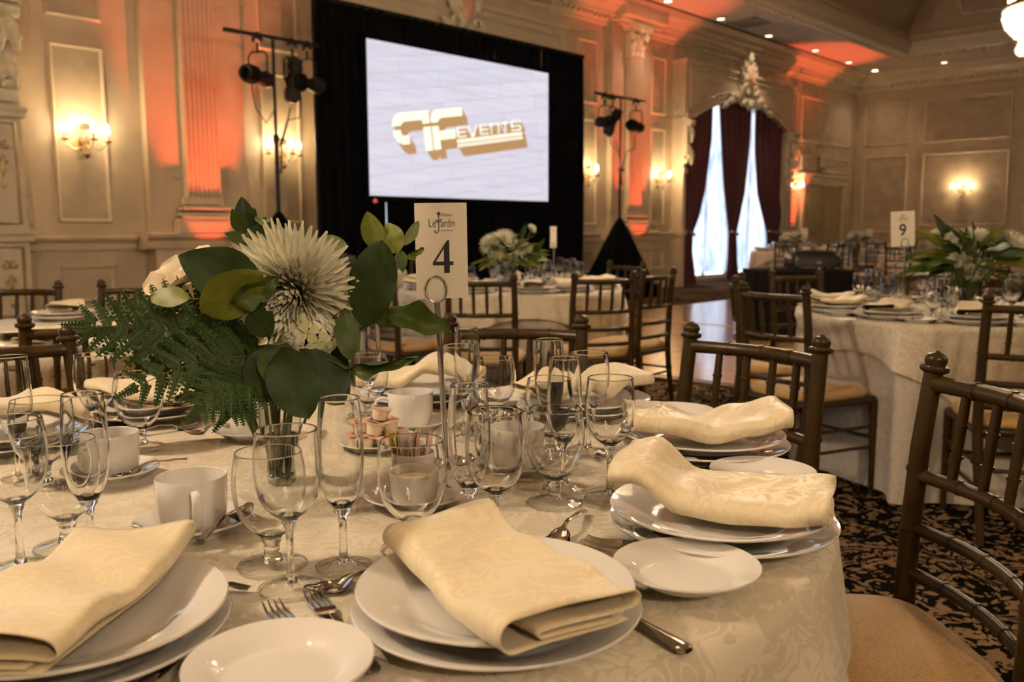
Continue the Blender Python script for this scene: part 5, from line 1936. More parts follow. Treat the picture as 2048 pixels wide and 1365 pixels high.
# ------------------------------------------------------------------ number cards
def glyphs(text, size, bold=0.0, xs=1.0):
    cu = bpy.data.curves.new('lettering', 'FONT')
    cu.body = text
    cu.size = size
    cu.align_x = 'CENTER'
    cu.offset = bold
    cu.resolution_u = 4
    o = bpy.data.objects.new('lettering', cu)
    COL.objects.link(o)
    bpy.context.view_layer.update()
    me = bpy.data.meshes.new_from_object(o.evaluated_get(bpy.context.evaluated_depsgraph_get()))
    bpy.data.objects.remove(o)
    bpy.data.curves.remove(cu)
    vs = [(v.co.x * xs, v.co.y) for v in me.vertices]
    fs = [tuple(p.vertices) for p in me.polygons]
    bpy.data.meshes.remove(me)
    return vs, fs


def card_stand(x, y, z, rz, digit, label_c, label_s, w=.083, h=.152, lean=0.0, tiltx=0.0, detail=True, base_w=.0, hgt=.275, lean_card=None):
    s = thing('card_holder', label_s, 'card holder', (x, y, z), rz)
    s.rotation_euler = (0, lean, rz)
    part('base', MB().lathe([(0, 0), (.030, 0), (.031, .004), (.022, .009), (.006, .012), (0, .012)], 24), 'chrome', s)
    part('pole', MB().tube([(0, 0, .010), (0, 0, hgt)], .0047, 14), 'chrome', s)
    rp = [(.0165 * sin(2 * pi * i / 32), .0035 * sin(2 * pi * i / 32 * .5), hgt + .021 - .021 * cos(2 * pi * i / 32)) for i in range(33)]
    m = MB().tube(rp, .0017, 8, cap=False)
    m.tube([(p[0] * .98, p[1] + .004, p[2]) for p in rp], .0015, 8, cap=False)
    part('ring_clip', m, 'chrome', s)
    c = thing('table_number_card', label_c, 'card', (x, y, z), rz)
    c.rotation_euler = (0, (lean_card if lean_card is not None else lean), rz)
    zb = hgt + .006
    def fn(u, v):
        b = (u - .5)
        return (b * w, .004 - .006 * (1 - 4 * b * b) * (v - .1) + .0022, zb + h * v)
    m = MB()
    m.grid(fn, 10, 8)
    m.grid(lambda u, v: tuple(a + (0, .0006, 0)[i] for i, a in enumerate(fn(1 - u, v))), 10, 8)
    part('card', m, 'paper', c, smooth=60)
    def lay(vs, fs, cx, cz, mat, name, up=.0004):
        m = MB()
        pts = []
        for px, pz in vs:
            u = (cx + px) / w + .5
            v = (cz + pz) / h
            q = fn(min(1, max(0, u)), v)
            pts.append((cx + px, q[1] - up, zb + cz + pz))
        m.add(pts, fs)
        part(name, m, mat, c, smooth=0)
    k = h / .152
    if digit == '4':
        d4 = [(.0095, .0), (.0095, .0122), (.0155, .0122), (.0155, .0182), (.0095, .0182), (.0095, .052), (.0060, .052), (-.0175, .0165), (-.0175, .0122), (.0005, .0122), (.0005, 0)]
        vs = [(a * k, b * k) for a, b in d4]
        hole = [(.0005 * k, .0182 * k), (.0005 * k, .0385 * k), (-.0125 * k, .0182 * k)]
        allv = vs + hole
        # outline split round the counter
        fs = [(0, 1, 9, 10), (1, 2, 3, 4, 11, 13, 7, 8, 9), (4, 5, 6, 12, 11), (6, 7, 13, 12)]
        lay(allv, fs, .003 * k, .041 * k, 'ink', 'number')
    elif digit:
        vs, fs = glyphs(digit, .072 * k, .0012 * k, .85)
        lay(vs, fs, 0, .047 * k, 'ink', 'number')
    if detail:
        vs, fs = glyphs('Le', .0185 * k, 0, .72)
        lay(vs, fs, -.0140 * k, .1140 * k, 'ink_grey', 'crest_word')
        vs, fs = glyphs('ardin', .0185 * k, 0, .62)
        lay(vs, fs, .0108 * k, .1140 * k, 'ink_grey', 'crest_word')
        vs, fs = glyphs('Ch\u00e2teau', .0075 * k, 0, .85)
        lay(vs, fs, .0065 * k, .1310 * k, 'ink_grey', 'crest_word')
        # rose-stemmed initial
        m2v, m2f = [], []
        pts = [(-.0035, .1325), (-.0037, .124), (-.0035, .114), (-.0042, .1075), (-.0072, .1045), (-.0102, .1062), (-.0098, .1092)]
        for i in range(len(pts) - 1):
            a, b = Vector(pts[i]), Vector(pts[i + 1])
            n = (b - a).normalized().orthogonal() * .00085
            o = len(m2v)
            m2v += [a + n, b + n, b - n, a - n]
            m2f.append((o, o + 1, o + 2, o + 3))
        def disc(cx, cz, rx, rz_, n=12, rot=0.0):
            o = len(m2v)
            for i in range(n):
                a = 2 * pi * i / n
                px, pz = rx * cos(a), rz_ * sin(a)
                m2v.append(Vector((cx + px * cos(rot) - pz * sin(rot), cz + px * sin(rot) + pz * cos(rot))))
            m2f.append(tuple(range(o, o + n)))
        disc(-.0035, .1350, .0030, .0030)
        disc(-.0065, .1235, .0032, .0013, 10, R(-50))
        disc(-.0008, .1245, .0032, .0013, 10, R(50))
        o = len(m2v)
        m2v += [Vector((-.001, .1085)), Vector((.0185, .1085)), Vector((.0185, .1077)), Vector((-.001, .1077))]
        m2f.append((o, o + 1, o + 2, o + 3))
        lay([(p.x * k, p.y * k) for p in m2v], m2f, 0, 0, 'ink_grey', 'crest_rose')
    else:
        m2 = [(-.014, .118), (.014, .118), (.014, .121), (-.014, .121), (-.004, .124), (.006, .124), (.006, .128), (-.004, .128)]
        lay([(a * k, b * k) for a, b in m2], [(0, 1, 2, 3), (4, 5, 6, 7)], 0, 0, 'ink_grey', 'crest_mark')
    return s


card_stand(.968, 1.050, TOPZ, R(-40), '4', 'white table card printed with a bold black 4 and crest', 'chrome stand and ring clip under the card showing four', hgt=.268, lean=R(-2.6), lean_card=R(-.6))
# ------------------------------------------------------------------ settings on the other tables
def far_setting(c, th, r, where, glasses=3, bread=True, seed=0, cupp=False, fork=False):
    rnd = random.Random(seed + int(th * 10))
    x, y = polar(c, th, r)
    put('dinner_plate', PLATE_LO, x, y, TOPZ, R(th), 'lower white dinner plate on the %s' % where, 'plate', 'lower plates, %s' % where)
    put('dinner_plate', PLATE_UP, x, y, TOPZ + .0165, R(th), 'upper white dinner plate on the %s' % where, 'plate', 'upper plates, %s' % where)
    napkin(NAP_FAR[rnd.randrange(3)], x, y, TOPZ + .0335, R(th + rnd.uniform(-25, 25)), 'folded cream napkin on the %s' % where, 'napkins, %s' % where)
    if bread:
        bx, by = loc(c, th, r + .02, -.215)
        put('bread_plate', PLATE_BR, bx, by, TOPZ + .002, 0, 'white bread plate on the %s' % where, 'plate', 'bread plates, %s' % where)
    for i, (nm, u, v, word) in enumerate((('water_goblet', .40, .08, 'water goblet'), ('wine_glass', .46, .14, 'wine glass'), ('champagne_flute', .41, .15, 'champagne flute'))):
        if i < glasses:
            gx, gy = loc(c, th, u + rnd.uniform(-.02, .02), v)
            put_glass(GLASS_FAR, nm, gx, gy, 'clear %s on the %s' % (word, where), '%s group, %s' % (word, where))
    if cupp:
        gx, gy = loc(c, th, .30, -.02)
        put('saucer', SAUCER, gx, gy, TOPZ, 0, 'white saucer on the %s' % where, 'saucer', 'saucers, %s' % where)
        t = thing('coffee_cup', 'white coffee cup on the %s' % where, 'cup', (gx, gy, TOPZ + .0055), rnd.random() * 6, group='cups, %s' % where)
        link('cup_body', CUP_BODY, t)
        link('handle', CUP_HANDLE, t)
    if fork:
        fx, fy = loc(c, th, r - .03, -.15)
        put('dinner_fork', FORK, fx, fy, TOPZ + .001, R(th), 'steel dinner fork on the %s' % where, 'fork', 'forks, %s' % where)


W2 = ('screen table beside the number 4 card', 'screen table, front rim left of centre', 'screen table, front rim centre', 'screen table, seat with the chair seen square from behind', 'screen table, rim by the dance floor', 'screen table, rim by the black stand skirt', 'screen table, far rim right of the flowers', 'screen table, far rim behind the flowers', 'screen table, far rim left of the flowers', 'screen table, rim hidden by the number 4 card')
for i, th in enumerate((-160, -124, -98, -66, -30, 6, 42, 80, 116, 152)):
    far_setting(T2, th, .62, W2[i], 3, i % 2 == 0, 1, i % 3 == 0)
W9 = ('card 9 table, front rim by the wide gold seat', 'card 9 table, rim left of the card', 'card 9 table, rim by the projector cloth', 'card 9 table, far rim behind the card', 'card 9 table, far rim behind the flowers', 'card 9 table, front rim below the flowers', 'card 9 table, front rim by the chair cut off', 'card 9 table, rim at the picture edge')
for i, th in enumerate((168, 136, 100, 60, 24, -160, -126, -92)):
    far_setting(T9, th, .62, W9[i], 3, True, 2, i % 3 == 1, fork=True)
for i, th in enumerate((-145, -108, -70, -30, 60, 110)):
    far_setting(T5, th, .60, 'table at the left edge behind the fern', 0, True, 3)
for c, w, s in ((T3, 'table behind the chrysanthemum', 4), (T6, 'table under the window curtains', 5), (T7, 'table before the double door', 6), (T8, 'table behind card 9', 7)):
    for i in range(8):
        far_setting(c, -170 + 45 * i, .60, w, 2 if i % 2 else 1, False, s)
shaker(4.10, 1.14, TOPZ, 'pepper', 'glass pepper shaker on the table with card 9')
put('saucer', SAUCER, 4.26, 1.26, TOPZ, 0, 'white saucer of creamers on the table with card 9', 'saucer')
t = thing('ramekin', 'white ramekin of sachets beside the card 9 flowers', 'ramekin', (4.30, 1.12, TOPZ))
link('ramekin_bowl', RAM, t)
for i, c in enumerate(('packet_yellow', 'packet_pink', 'packet_white', 'packet_pink')):
    o = put('sachet', pm[c], 4.30, 1.12 + (i - 1.5) * .012, TOPZ + .010, R(10 + 7 * i), '%s sachet in the ramekin by card 9' % cnt[c], 'sachet', '%s sachets by card 9' % cnt[c])

card_stand(4.37, 1.52, TOPZ, R(-64), '9', 'white table card printed with a black 9 and crest', 'chrome stand with ring clip under the card showing nine', w=.105, h=.165, detail=True, hgt=.30, lean=R(-1.5), lean_card=R(-3))
card_stand(4.86, 4.12, TOPZ, R(8), '', 'white table card turned edgewise on the screen table', 'chrome stand holding the card on the screen table', detail=False, hgt=.26, w=.085)
card_stand(4.90, 7.40, TOPZ, R(-30), '', 'white table card before the black stand skirt left of the screen', 'chrome stand holding the card behind the chrysanthemum', detail=False, hgt=.22, w=.11, h=.17)
card_stand(16.2, 7.52, TOPZ, R(-60), '', 'tiny white table card before the red glow', 'chrome stand holding the card under the curtains', detail=False, hgt=.24, w=.12, h=.18)
card_stand(19.6, 7.62, TOPZ, R(-60), '', 'tiny white table card before the double door', 'chrome stand holding the card before the door', detail=False, hgt=.22, w=.14, h=.19)
# ------------------------------------------------------------------ flowers and foliage
def leaf_mesh(var):
    m = MB()
    def fn(u, v):
        a = 2 * v - 1
        if var == 0:
            w = (sin(pi * u ** .85) ** .85 if 0 < u < 1 else 0) * .5
            z = -.10 * (u - .3) ** 2 * 2 + .10 * abs(a) * w * 1.2 + .012 * sin(u * 16) * a * a
        elif var == 1:
            w = (sin(pi * u ** 1.05) ** .62 if 0 < u < 1 else 0) * .5
            z = -.16 * u * u + .05 * abs(a) * w + .03 * sin(u * 9 + a * 1.5) * abs(a)
        else:
            w = (sin(pi * u ** .8) ** .8 if 0 < u < 1 else 0) * .5 * (1 + .16 * sin(u * 14 + a * 2))
            z = -.08 * u + .34 * abs(a) * w + .05 * sin(u * 11 + 2 * a)
        if u > .97:
            w = max(w, .004)
        return (u, a * w, z)
    m.grid(fn, 14, 6)
    return m


LEAF = {}
for _v in range(3):
    for _t, _c in enumerate(('leaf_dark', 'leaf_mid', 'leaf_yellow', 'leaf_pale')):
        _me = leaf_mesh(_v).mesh('leaf', _c, 80)
        LEAF[_v, _t] = _me


def leaf_matrix(b, tip, n, w):
    b, tip, n = Vector(b), Vector(tip), Vector(n)
    ax = tip - b
    L = ax.length
    ax.normalize()
    n = (n - ax * n.dot(ax)).normalized()
    s = n.cross(ax)
    return Matrix(((ax.x * L, s.x * w, n.x * L, b.x), (ax.y * L, s.y * w, n.y * L, b.y), (ax.z * L, s.z * w, n.z * L, b.z), (0, 0, 0, 1)))


def bez(p, q, r, n=10):
    p, q, r = Vector(p), Vector(q), Vector(r)
    return [p * (1 - t) ** 2 + q * 2 * t * (1 - t) + r * t * t for t in [i / n for i in range(n + 1)]]


VX, VY = .722, 1.150
MOUTH = Vector((VX, VY, .885))


def sprig(name, label, foot, node, leaves, mat='stem_brown', bend=.03):
    t = thing(name, label, 'foliage', (0, 0, 0), group='foliage in the front vase')
    node = Vector(node)
    m = MB()
    m.tube(bez(foot, (MOUTH + node) / 2 + Vector((0, 0, bend)), node), [.0022] * 11, 6)
    for l in leaves:
        b = Vector(l[:3])
        m.tube(bez(node, (node + b) / 2 + Vector((0, 0, .006)), b, 5), .0012, 5)
    part('stem', m, mat, t)
    for l in leaves:
        link('leaf', LEAF[l[10], l[11]], t, mtx=leaf_matrix(l[:3], l[3:6], l[6:9], l[9]))


LEAVES = {
'salal A':[(0.671,1.097,1.055,0.583,1.172,1.112,-0.537,-0.809,0.238,0.078,0,0),
 (0.650,1.066,1.085,0.580,1.102,1.031,-0.323,-0.927,-0.191,0.067,1,2),
 (0.611,1.087,1.048,0.672,1.056,1.078,-0.256,-0.885,-0.389,0.037,2,1),
 (0.575,1.122,1.052,0.541,1.179,1.060,-0.717,-0.409,0.564,0.032,1,2),
 (0.653,1.081,1.021,0.637,1.072,1.042,-0.049,-0.905,-0.422,0.028,0,0),
 (0.631,1.072,1.005,0.649,1.043,1.034,-0.572,-0.735,-0.366,0.042,0,0)],
'ruscus':[(0.715,1.213,1.143,0.710,1.213,1.194,-0.427,-0.903,-0.043,0.030,0,0),
 (0.709,1.204,1.138,0.687,1.205,1.174,-0.616,-0.692,-0.376,0.024,0,1),
 (0.709,1.201,1.124,0.673,1.198,1.140,0.180,-0.955,0.238,0.022,0,1),
 (0.718,1.211,1.148,0.739,1.224,1.180,0.094,-0.938,0.333,0.018,0,0),
 (0.718,1.208,1.131,0.748,1.211,1.166,-0.588,-0.575,0.569,0.025,0,0),
 (0.711,1.197,1.111,0.742,1.187,1.156,-0.258,-0.965,-0.045,0.026,0,0),
 (0.701,1.176,1.100,0.680,1.171,1.107,0.052,-0.849,-0.526,0.031,1,0),
 (0.702,1.176,1.104,0.722,1.141,1.109,-0.836,-0.506,-0.214,0.034,1,0),
 (0.706,1.189,1.115,0.712,1.156,1.137,-0.965,-0.247,-0.088,0.029,0,1)],
'salal B':[(0.785,1.162,1.108,0.729,1.204,1.171,-0.074,-0.861,0.504,0.024,1,3),
 (0.794,1.167,1.115,0.841,1.134,1.125,-0.599,-0.755,0.267,0.034,1,3),
 (0.806,1.155,1.113,0.799,1.181,1.136,-0.501,-0.640,0.582,0.021,0,2)],
'salal C':[(0.780,1.016,1.003,0.787,0.986,1.128,-0.763,-0.637,-0.107,0.069,1,0),
 (0.846,1.068,1.112,0.849,1.090,1.174,-0.458,-0.828,0.325,0.036,0,2),
 (0.868,1.043,1.108,0.866,1.068,1.156,-0.841,-0.492,0.225,0.040,0,2),
 (0.874,1.039,1.120,0.916,1.045,1.159,-0.068,-0.971,0.227,0.018,0,3),
 (0.866,1.029,1.102,0.910,1.029,1.116,0.043,-0.989,-0.144,0.012,2,2),
 (0.809,1.002,1.024,0.868,0.920,1.000,-0.649,-0.599,0.469,0.043,2,1),
 (0.817,1.076,1.070,0.801,1.103,1.045,-0.913,-0.367,0.176,0.033,0,1),
 (0.864,1.034,1.114,0.857,1.020,1.081,-0.620,-0.673,0.403,0.019,0,1),
 (0.795,1.016,1.015,0.831,1.006,1.013,-0.249,-0.869,-0.428,0.018,0,1)],
'salal D':[(0.738,1.007,0.953,0.793,0.920,0.965,-0.750,-0.530,-0.394,0.019,2,1),
 (0.758,1.030,1.033,0.745,1.002,0.966,-0.385,-0.821,0.421,0.036,1,1),
 (0.674,1.067,0.986,0.630,1.057,0.916,-0.523,-0.735,0.432,0.069,1,0),
 (0.703,1.063,0.976,0.722,0.987,0.912,-0.497,-0.628,0.598,0.068,1,0),
 (0.663,1.049,0.985,0.655,0.983,0.902,-0.630,-0.580,0.517,0.070,1,0),
 (0.690,1.093,0.982,0.632,1.113,0.909,-0.711,-0.569,0.412,0.062,0,0),
 (0.724,1.070,0.974,0.723,1.034,0.935,-0.474,-0.646,0.598,0.050,1,0),
 (0.751,1.071,0.978,0.760,1.037,0.922,-0.767,-0.594,0.244,0.044,0,0),
 (0.678,1.119,0.974,0.616,1.157,0.977,-0.444,-0.771,0.457,0.026,0,1),
 (0.755,1.088,1.013,0.711,1.077,0.931,-0.451,-0.818,0.357,0.058,0,0),
 (0.684,1.084,0.977,0.644,1.047,0.943,0.181,-0.764,0.620,0.051,1,1)],
}
sprig('salal_sprig', 'leafy sprig with a broad dark leaf covering the ivory petals', (VX, VY, .775), (.674, 1.107, 1.046), LEAVES['salal A'])
sprig('ruscus_sprig', 'upright dark pointed sprig topping the flower arrangement', (VX + .004, VY + .008, .775), (.713, 1.208, 1.10), LEAVES['ruscus'], 'stem_green')
sprig('salal_sprig', 'sprig of two pale leaves reaching over the chrysanthemum', (VX + .01, VY, .775), (.794, 1.155, 1.105), LEAVES['salal B'])
sprig('salal_sprig', 'tall leafy sprig standing left of the number 4 card', (VX + .008, VY - .008, .775), (.785, 1.022, 1.005), LEAVES['salal C'])
sprig('salal_sprig', 'drooping dark leaves hanging over the vase mouth', (VX - .006, VY - .004, .775), (.715, 1.088, .972), LEAVES['salal D'])


def mum_mesh(seed, N=190, rad=.080, mat='petal_white'):
    rnd = random.Random(seed)
    m = MB()
    for i in range(N):
        f = (i + .5) / N
        th = .05 + 1.75 * f ** .60
        ph = i * 2.39996
        L = rad * (.62 + .38 * min(1, f * 1.3)) * rnd.uniform(.9, 1.08)
        w = .0036 * (rad / .075) ** .5 * rnd.uniform(.85, 1.2)
        d = Vector((sin(th) * cos(ph), sin(th) * sin(ph), cos(th)))
        up = Vector((0, 0, 1)) - d * d.z
        up = up.normalized() if up.length > 1e-4 else Vector((1, 0, 0))
        side = d.cross(up)
        vs = []
        ns = 5
        curl = .30 * (1 - .3 * f) + rnd.uniform(-.1, .1)
        for s in range(ns + 1):
            t = s / ns
            p = d * (.006 + L * t) + up * (L * curl * t * t * (1 - .25 * t))
            ww = w * (1.0 if 0 < s < ns else (.5 if s == 0 else .35))
            vs += [p - side * ww + up * ww * .5, p - up * ww * .15, p + side * ww + up * ww * .5]
        fs = []
        for s in range(ns):
            o = s * 3
            fs += [(o, o + 1, o + 4, o + 3), (o + 1, o + 2, o + 5, o + 4)]
        m.add(vs, fs)
    for i in range(max(20, N // 4)):
        f = (i + .5) / max(20, N // 4)
        th, ph = .75 * f ** .5, i * 2.39996
        d = Vector((sin(th) * cos(ph), sin(th) * sin(ph), cos(th)))
        side = d.cross(Vector((cos(ph), sin(ph), .2))).normalized()
        up = side.cross(d)
        b = d * rad * .10
        L, w = rad * (.22 + .30 * f), .0042 * (rad / .075) ** .5
        m.add([b - side * w * .6, b + side * w * .6, b + d * L * .6 + side * w + up * L * .1, b + d * L, b + d * L * .6 - side * w + up * L * .1], [(0, 1, 2, 3, 4)])
    m.sphere((0, 0, .10 * rad), rad * .22, 10, 6)
    return m.mesh('petals', mat, 80)


def axis_matrix(p, d, roll=0.0, s=1.0):
    d = Vector(d).normalized()
    q = d.to_track_quat('Z', 'Y').to_matrix().to_4x4()
    return Matrix.Translation(Vector(p)) @ q @ Matrix.Rotation(roll, 4, 'Z') @ Matrix.Scale(s, 4)


def mum(p, d, foot, label, seed, rad, mat='petal_white', N=190):
    t = thing('chrysanthemum', label, 'flower', (0, 0, 0))
    o = link('petals', mum_mesh(seed, N, rad, mat), t, mtx=axis_matrix(p, d))
    o['kind'] = 'stuff'
    p, d = Vector(p), Vector(d).normalized()
    m = MB().tube(bez(foot, p - d * .06, p - d * .002), .0028, 8)
    part('stem', m, 'stem_green', t)
    m = MB().lathe([(0, -.012), (.008, -.008), (.014, 0), (.010, .004), (0, .004)], 12)
    link('calyx', m.mesh('calyx', 'stem_green'), t, mtx=axis_matrix(p - d * .002, d))


mum((.728, 1.108, 1.058), (-.82, -.60, -.22), (VX, VY + .006, .775), 'large white spider chrysanthemum at the centre of the arrangement', 4, .094, N=360)
mum((.722, 1.205, 1.088), (-.30, -.30, .9), (VX + .002, VY + .012, .775), 'white chrysanthemum behind, between pointed sprig and the large one', 9, .052, N=120)
mum((.676, 1.195, .893), (-.5, -.4, .5), (VX - .012, VY + .012, .775), 'tiny white chrysanthemum low beside the vase', 12, .016, N=60)

# hydrangea head: four-petalled florets over a ball
t = thing('hydrangea', 'greenish white hydrangea cluster under the large chrysanthemum', 'flower', (0, 0, 0))
fm = MB()
for q in range(4):
    a0 = q * pi / 2
    def pf(u, v, a0=a0):
        r = u
        a = a0 + (v - .5) * 1.45 * (1 - .35 * u * u)
        return (r * cos(a), r * sin(a), .12 * sin(pi * u) - .10 * u * u * (1 - 4 * (v - .5) ** 2) * 1.2)
    fm.grid(pf, 4, 4)
fm.sphere((0, 0, .02), .12, 8, 5)
FLORET = [fm.mesh('floret', 'petal_green', 80)]
FLORET.append(FLORET[0].copy())
FLORET[1].materials[0] = MATS['petal_white']
rnd = random.Random(21)
hc = Vector((.735, 1.082, 1.000))
for i in range(46):
    z = 1 - 2 * (i + .5) / 46
    a = i * 2.39996
    d = Vector((math.sqrt(1 - z * z) * cos(a), math.sqrt(1 - z * z) * sin(a), z))
    link('floret', FLORET[i % 2], t, mtx=axis_matrix(hc + Vector((d.x * .040, d.y * .040, d.z * .036 - .004)), d + Vector((0, 0, -.1)), rnd.random() * 6, .0165))
part('stem', MB().tube(bez((VX + .006, VY - .004, .775), (.722, 1.13, .93), hc), .003, 8), 'stem_green', t)


def rose(name, p, d, foot, label, s, n=9, mat='petal_ivory', seed=0):
    rnd = random.Random(seed)
    t = thing(name, label, 'flower', (0, 0, 0))
    pm_ = MB()
    def fn(u, v):
        a = (v - .5) * 1.9 * (1 - .8 * u ** 5)
        r = .30 + .45 * u ** .8
        flare = .28 * u * u
        return ((r + flare) * cos(a) * (1 - .15 * u), (r + flare) * sin(a) * (1.0 + .1 * u), 1.05 * u - .28 * u * u * u + .05 * sin(6 * v + 3 * u) * u)
    pm_.grid(fn, 8, 10)
    me = pm_.mesh('petal', mat, 80)
    for i in range(n):
        k = 1.0 if i < n * .55 else .66
        link('petal', me, t, mtx=axis_matrix(Vector(p) - Vector(d).normalized() * s * .5, Vector(d) + Vector((rnd.uniform(-.12, .12), rnd.uniform(-.12, .12), 0)), i * 2.4 + rnd.random(), s * k))
    part('stem', MB().tube(bez(foot, (Vector(foot) + Vector(p)) / 2 + Vector((0, 0, .05)), Vector(p) - Vector(d).normalized() * s * .4), .003, 8), 'stem_green', t)


rose('rose', (.640, 1.266, 1.072), (-.55, -.1, .70), (VX - .01, VY + .014, .775), 'ivory rose half covered by the broad dark leaf', .066, 10, seed=2)
rose('rose', (.686, 1.158, 1.002), (-.7, -.6, .25), (VX - .012, VY + .004, .775), 'ivory rose low behind the curled leaf', .042, 8, seed=5)
rose('rose', (.640, 1.190, 1.000), (-.6, -.3, .2), (VX - .014, VY + .006, .775), 'ivory rose petals showing above the fern', .034, 7, seed=8)


# leatherleaf fern
def pinna_mesh():
    m = MB()
    n = 8
    m.tube([(0, 0, 0), (.5, 0, .01), (1, 0, 0)], [.008, .006, .002], 4)
    blade = [(.02, .03), (.12, .085), (.45, .07), (.8, .035), (1, .004)]
    for s in (-1, 1):
        for (u0, w0), (u1, w1) in zip(blade, blade[1:]):
            q = [(u0, 0, 0), (u1, 0, 0), (u1, s * w1, .012), (u0, s * w0, .012)]
            m.add(q, [(0, 1, 2, 3)])
    for i in range(n):
        u = .06 + .90 * i / n
        ln = .20 * (1 - u) ** .8 + .055
        for s in (-1, 1):
            a = s * R(52)
            d = Vector((cos(a), sin(a), 0))
            q = Vector((-d.y, d.x, 0)) * s
            b = Vector((u, 0, 0))
            wv = .105 * (1 - u) ** .5 + .03
            z = Vector((0, 0, .02 * ((i % 2) - .5)))
            m.add([b - Vector((wv * .3, 0, 0)), b + d * ln * .45 - q * wv * .75 + z, b + d * ln * .8 - q * wv * .15 - z, b + d * ln + z, b + d * ln * .6 + q * wv * .7 - z, b + Vector((wv * .5, 0, 0))], [(0, 1, 5), (1, 4, 5), (1, 2, 4), (2, 3, 4)])
    return m.mesh('pinna', 'fern_green', 0)


PINNA = pinna_mesh()


def frond(a, b, c, n, maxlen, nrm, label, seed):
    rnd = random.Random(seed)
    t = thing('fern_frond', label, 'fern', (0, 0, 0), group='fern fronds in the front vase')
    ctl = Vector(b) * 2 - (Vector(a) + Vector(c)) / 2
    pts = bez(a, ctl, c, 24)
    part('rachis', MB().tube([MOUTH + Vector((-.006, 0, -.08)), MOUTH] + pts, [.002, .0018] + [.0016 - .0012 * i / 24 for i in range(25)], 6), 'stem_brown', t)
    N = Vector(nrm).normalized()
    for i in range(n):
        f = .12 + .86 * i / n
        k = f * 24
        j = min(23, int(k))
        p = pts[j].lerp(pts[j + 1], k - j)
        tg = (pts[j + 1] - pts[j]).normalized()
        nn = (N - tg * N.dot(tg)).normalized()
        sd = nn.cross(tg)
        L = maxlen * (min(1, .45 + f * 2.2)) * (1 - f) ** .55 + .012
        for s in (-1, 1):
            ax = (sd * s * cos(R(38)) + tg * sin(R(38)) + nn * rnd.uniform(-.22, .12)).normalized()
            link('pinna', PINNA, t, mtx=leaf_matrix(p, p + ax * L, nn + Vector((rnd.uniform(-.2, .2), rnd.uniform(-.2, .2), rnd.uniform(-.2, .2))), L))
    link('pinna', PINNA, t, mtx=leaf_matrix(pts[22], pts[22] + (pts[24] - pts[20]).normalized() * .04, N, .04))


TOCAM = (-.55, -.78, .28)
frond((.694, 1.116, .969), (.563, 1.175, 1.005), (.470, 1.232, 1.018), 9, .088, TOCAM, 'long fern frond reaching furthest left above the glasses', 1)
frond((.686, 1.108, .960), (.590, 1.118, .968), (.500, 1.165, .930), 8, .078, TOCAM, 'fern frond bending down towards the left glasses', 2)
frond((.684, 1.110, .956), (.612, 1.088, .938), (.565, 1.100, .905), 8, .060, (-.5, -.75, .45), 'short fern frond hanging down in front of the vase', 3)
frond((.704, 1.135, .970), (.630, 1.205, 1.018), (.560, 1.290, 1.036), 8, .08, TOCAM, 'fern frond pointing up behind at the left', 4)
frond((.673, 1.105, .947), (.625, 1.078, .925), (.598, 1.078, .900), 7, .050, (-.5, -.7, .5), 'smallest fern frond curling beside the vase mouth', 5)
frond((.690, 1.118, .975), (.610, 1.160, .990), (.545, 1.215, .985), 8, .07, (-.45, -.6, .65), 'fern frond in the middle of the fern spray', 6)


def vase(x, y, z, r, h, label):
    t = thing('glass_vase', label, 'vase', (x, y, z))
    part('vase_body', MB().lathe([(0, 0), (r * .96, 0), (r, .004), (r, h), (r - .0008, h + .001)], 36), 'glass_thin', t, smooth=60)
    part('water', MB().lathe([(0, .0105), (r - .0032, .0125), (r - .0030, h * .62), (0, h * .62)], 32), 'water', t, smooth=60)
    return t


vase(VX, VY, TOPZ + .0005, .031, .125, 'clear cylinder vase holding the front flower arrangement')


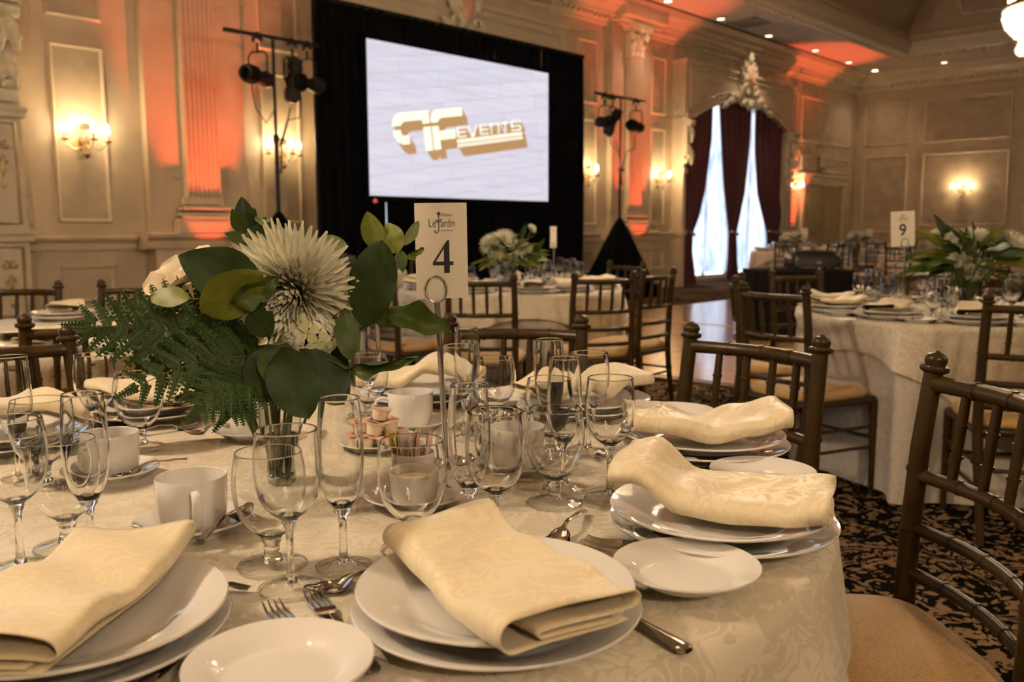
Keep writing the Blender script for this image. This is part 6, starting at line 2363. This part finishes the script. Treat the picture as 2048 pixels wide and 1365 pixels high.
def bouquet(c, z, seed, label_b, label_v, heads, nleaf, rx, up, tall=(), tints=(0, 1, 1, 2), headr=.07, big=.11):
    rnd = random.Random(seed)
    vase(c[0], c[1], TOPZ + .0005, .036, .14, label_v)
    t = thing('flower_bouquet', label_b, 'bouquet', (c[0], c[1], TOPZ))
    m = MB()
    for i, (dx, dy, dz, s) in enumerate(heads):
        p = Vector((dx, dy, z - TOPZ + dz))
        d = Vector((dx, dy, .10)) + Vector((-.06, -.06, .03))
        h = link('flower_head', mum_mesh(seed * 10 + i, 80, headr * s), t, mtx=axis_matrix(p, d))
        h['kind'] = 'stuff'
        m.tube(bez((0, 0, .03), p * .5 + Vector((0, 0, .06)), p, 5), .003, 5)
    for i in range(nleaf):
        a = rnd.random() * 2 * pi
        e = rnd.uniform(-.5, 1.1)
        d = Vector((cos(a) * cos(e), sin(a) * cos(e), sin(e)))
        b = Vector((0, 0, z - TOPZ - .03)) + Vector((d.x * rx * .35, d.y * rx * .35, d.z * up * .35))
        L = rnd.uniform(.6, 1.2) * big
        tip = b + Vector((d.x * rx * .5, d.y * rx * .5, d.z * up * .5)).normalized() * L + Vector((d.x, d.y, 0)) * rx * .25
        n = Vector((rnd.uniform(-.6, .6), rnd.uniform(-.6, .6), 1)) + Vector((-.6, -.5, 0))
        link('leaf', LEAF[rnd.randrange(2), tints[rnd.randrange(len(tints))]], t, mtx=leaf_matrix(b, tip, n, L * rnd.uniform(.38, .55)))
        m.tube(bez((0, 0, .03), b * .5 + Vector((0, 0, .05)), b, 4), .0022, 4)
    for (dx, dy, dz, L) in tall:
        b = Vector((dx * .5, dy * .5, z - TOPZ + dz - L))
        link('leaf', LEAF[0, 0], t, mtx=leaf_matrix(b, Vector((dx, dy, z - TOPZ + dz)), (-.7, -.7, .1), L * .3))
        m.tube(bez((0, 0, .03), b * .5 + Vector((0, 0, .05)), b, 4), .0022, 4)
    part('stems', m, 'stem_green', t)


bouquet((4.56, 1.30), 1.02, 31, 'leafy bouquet with white chrysanthemums on card 9 table', 'clear vase on the card 9 table',
        [(.05, -.02, .08, 1.0), (.10, -.16, .05, 1.15), (-.02, .14, .09, .7), (.12, .04, .08, .9), (-.10, .02, -.02, .6), (-.03, -.02, -.08, .7), (-.07, .06, .08, .5)], 64, .30, .26, tall=((-.10, .13, .20, .16), (-.06, .10, .13, .18), (.02, .02, .14, .15), (.10, -.08, .10, .12)), big=.13)
bouquet((4.47, 4.175), 1.00, 32, 'white hydrangea and leaf bouquet before the black drape', 'clear vase on the screen table',
        [(-.10, .10, .06, 1.1), (-.04, .03, .08, 1.25), (.03, -.04, .02, 1.2), (-.07, .06, -.02, 1.0), (.07, -.08, .0, .9), (.09, -.11, .16, .45), (.0, .0, -.06, .9)], 44, .26, .20, tall=((.08, -.07, .20, .14), (.16, -.17, .10, .16), (-.16, .16, .02, .10)), tints=(1, 2, 2, 3), headr=.075)
bouquet((16.0, 7.65), .98, 33, 'small pale bouquet on the table under the curtains', 'clear vase under the window curtains',
        [(-.12, .08, .04, 1.3), (.02, -.02, .06, 1.4), (.12, -.12, -.02, 1.2), (-.02, .06, -.02, 1.2)], 24, .24, .16, tints=(0, 1, 2), headr=.085)
bouquet((19.3, 7.75), .98, 34, 'small pale bouquet on the table before the double door', 'clear vase before the double door',
        [(-.12, .08, .04, 1.3), (.06, -.04, .05, 1.4), (.14, -.14, .02, 1.2)], 26, .26, .18, tints=(0, 0, 1), headr=.085)
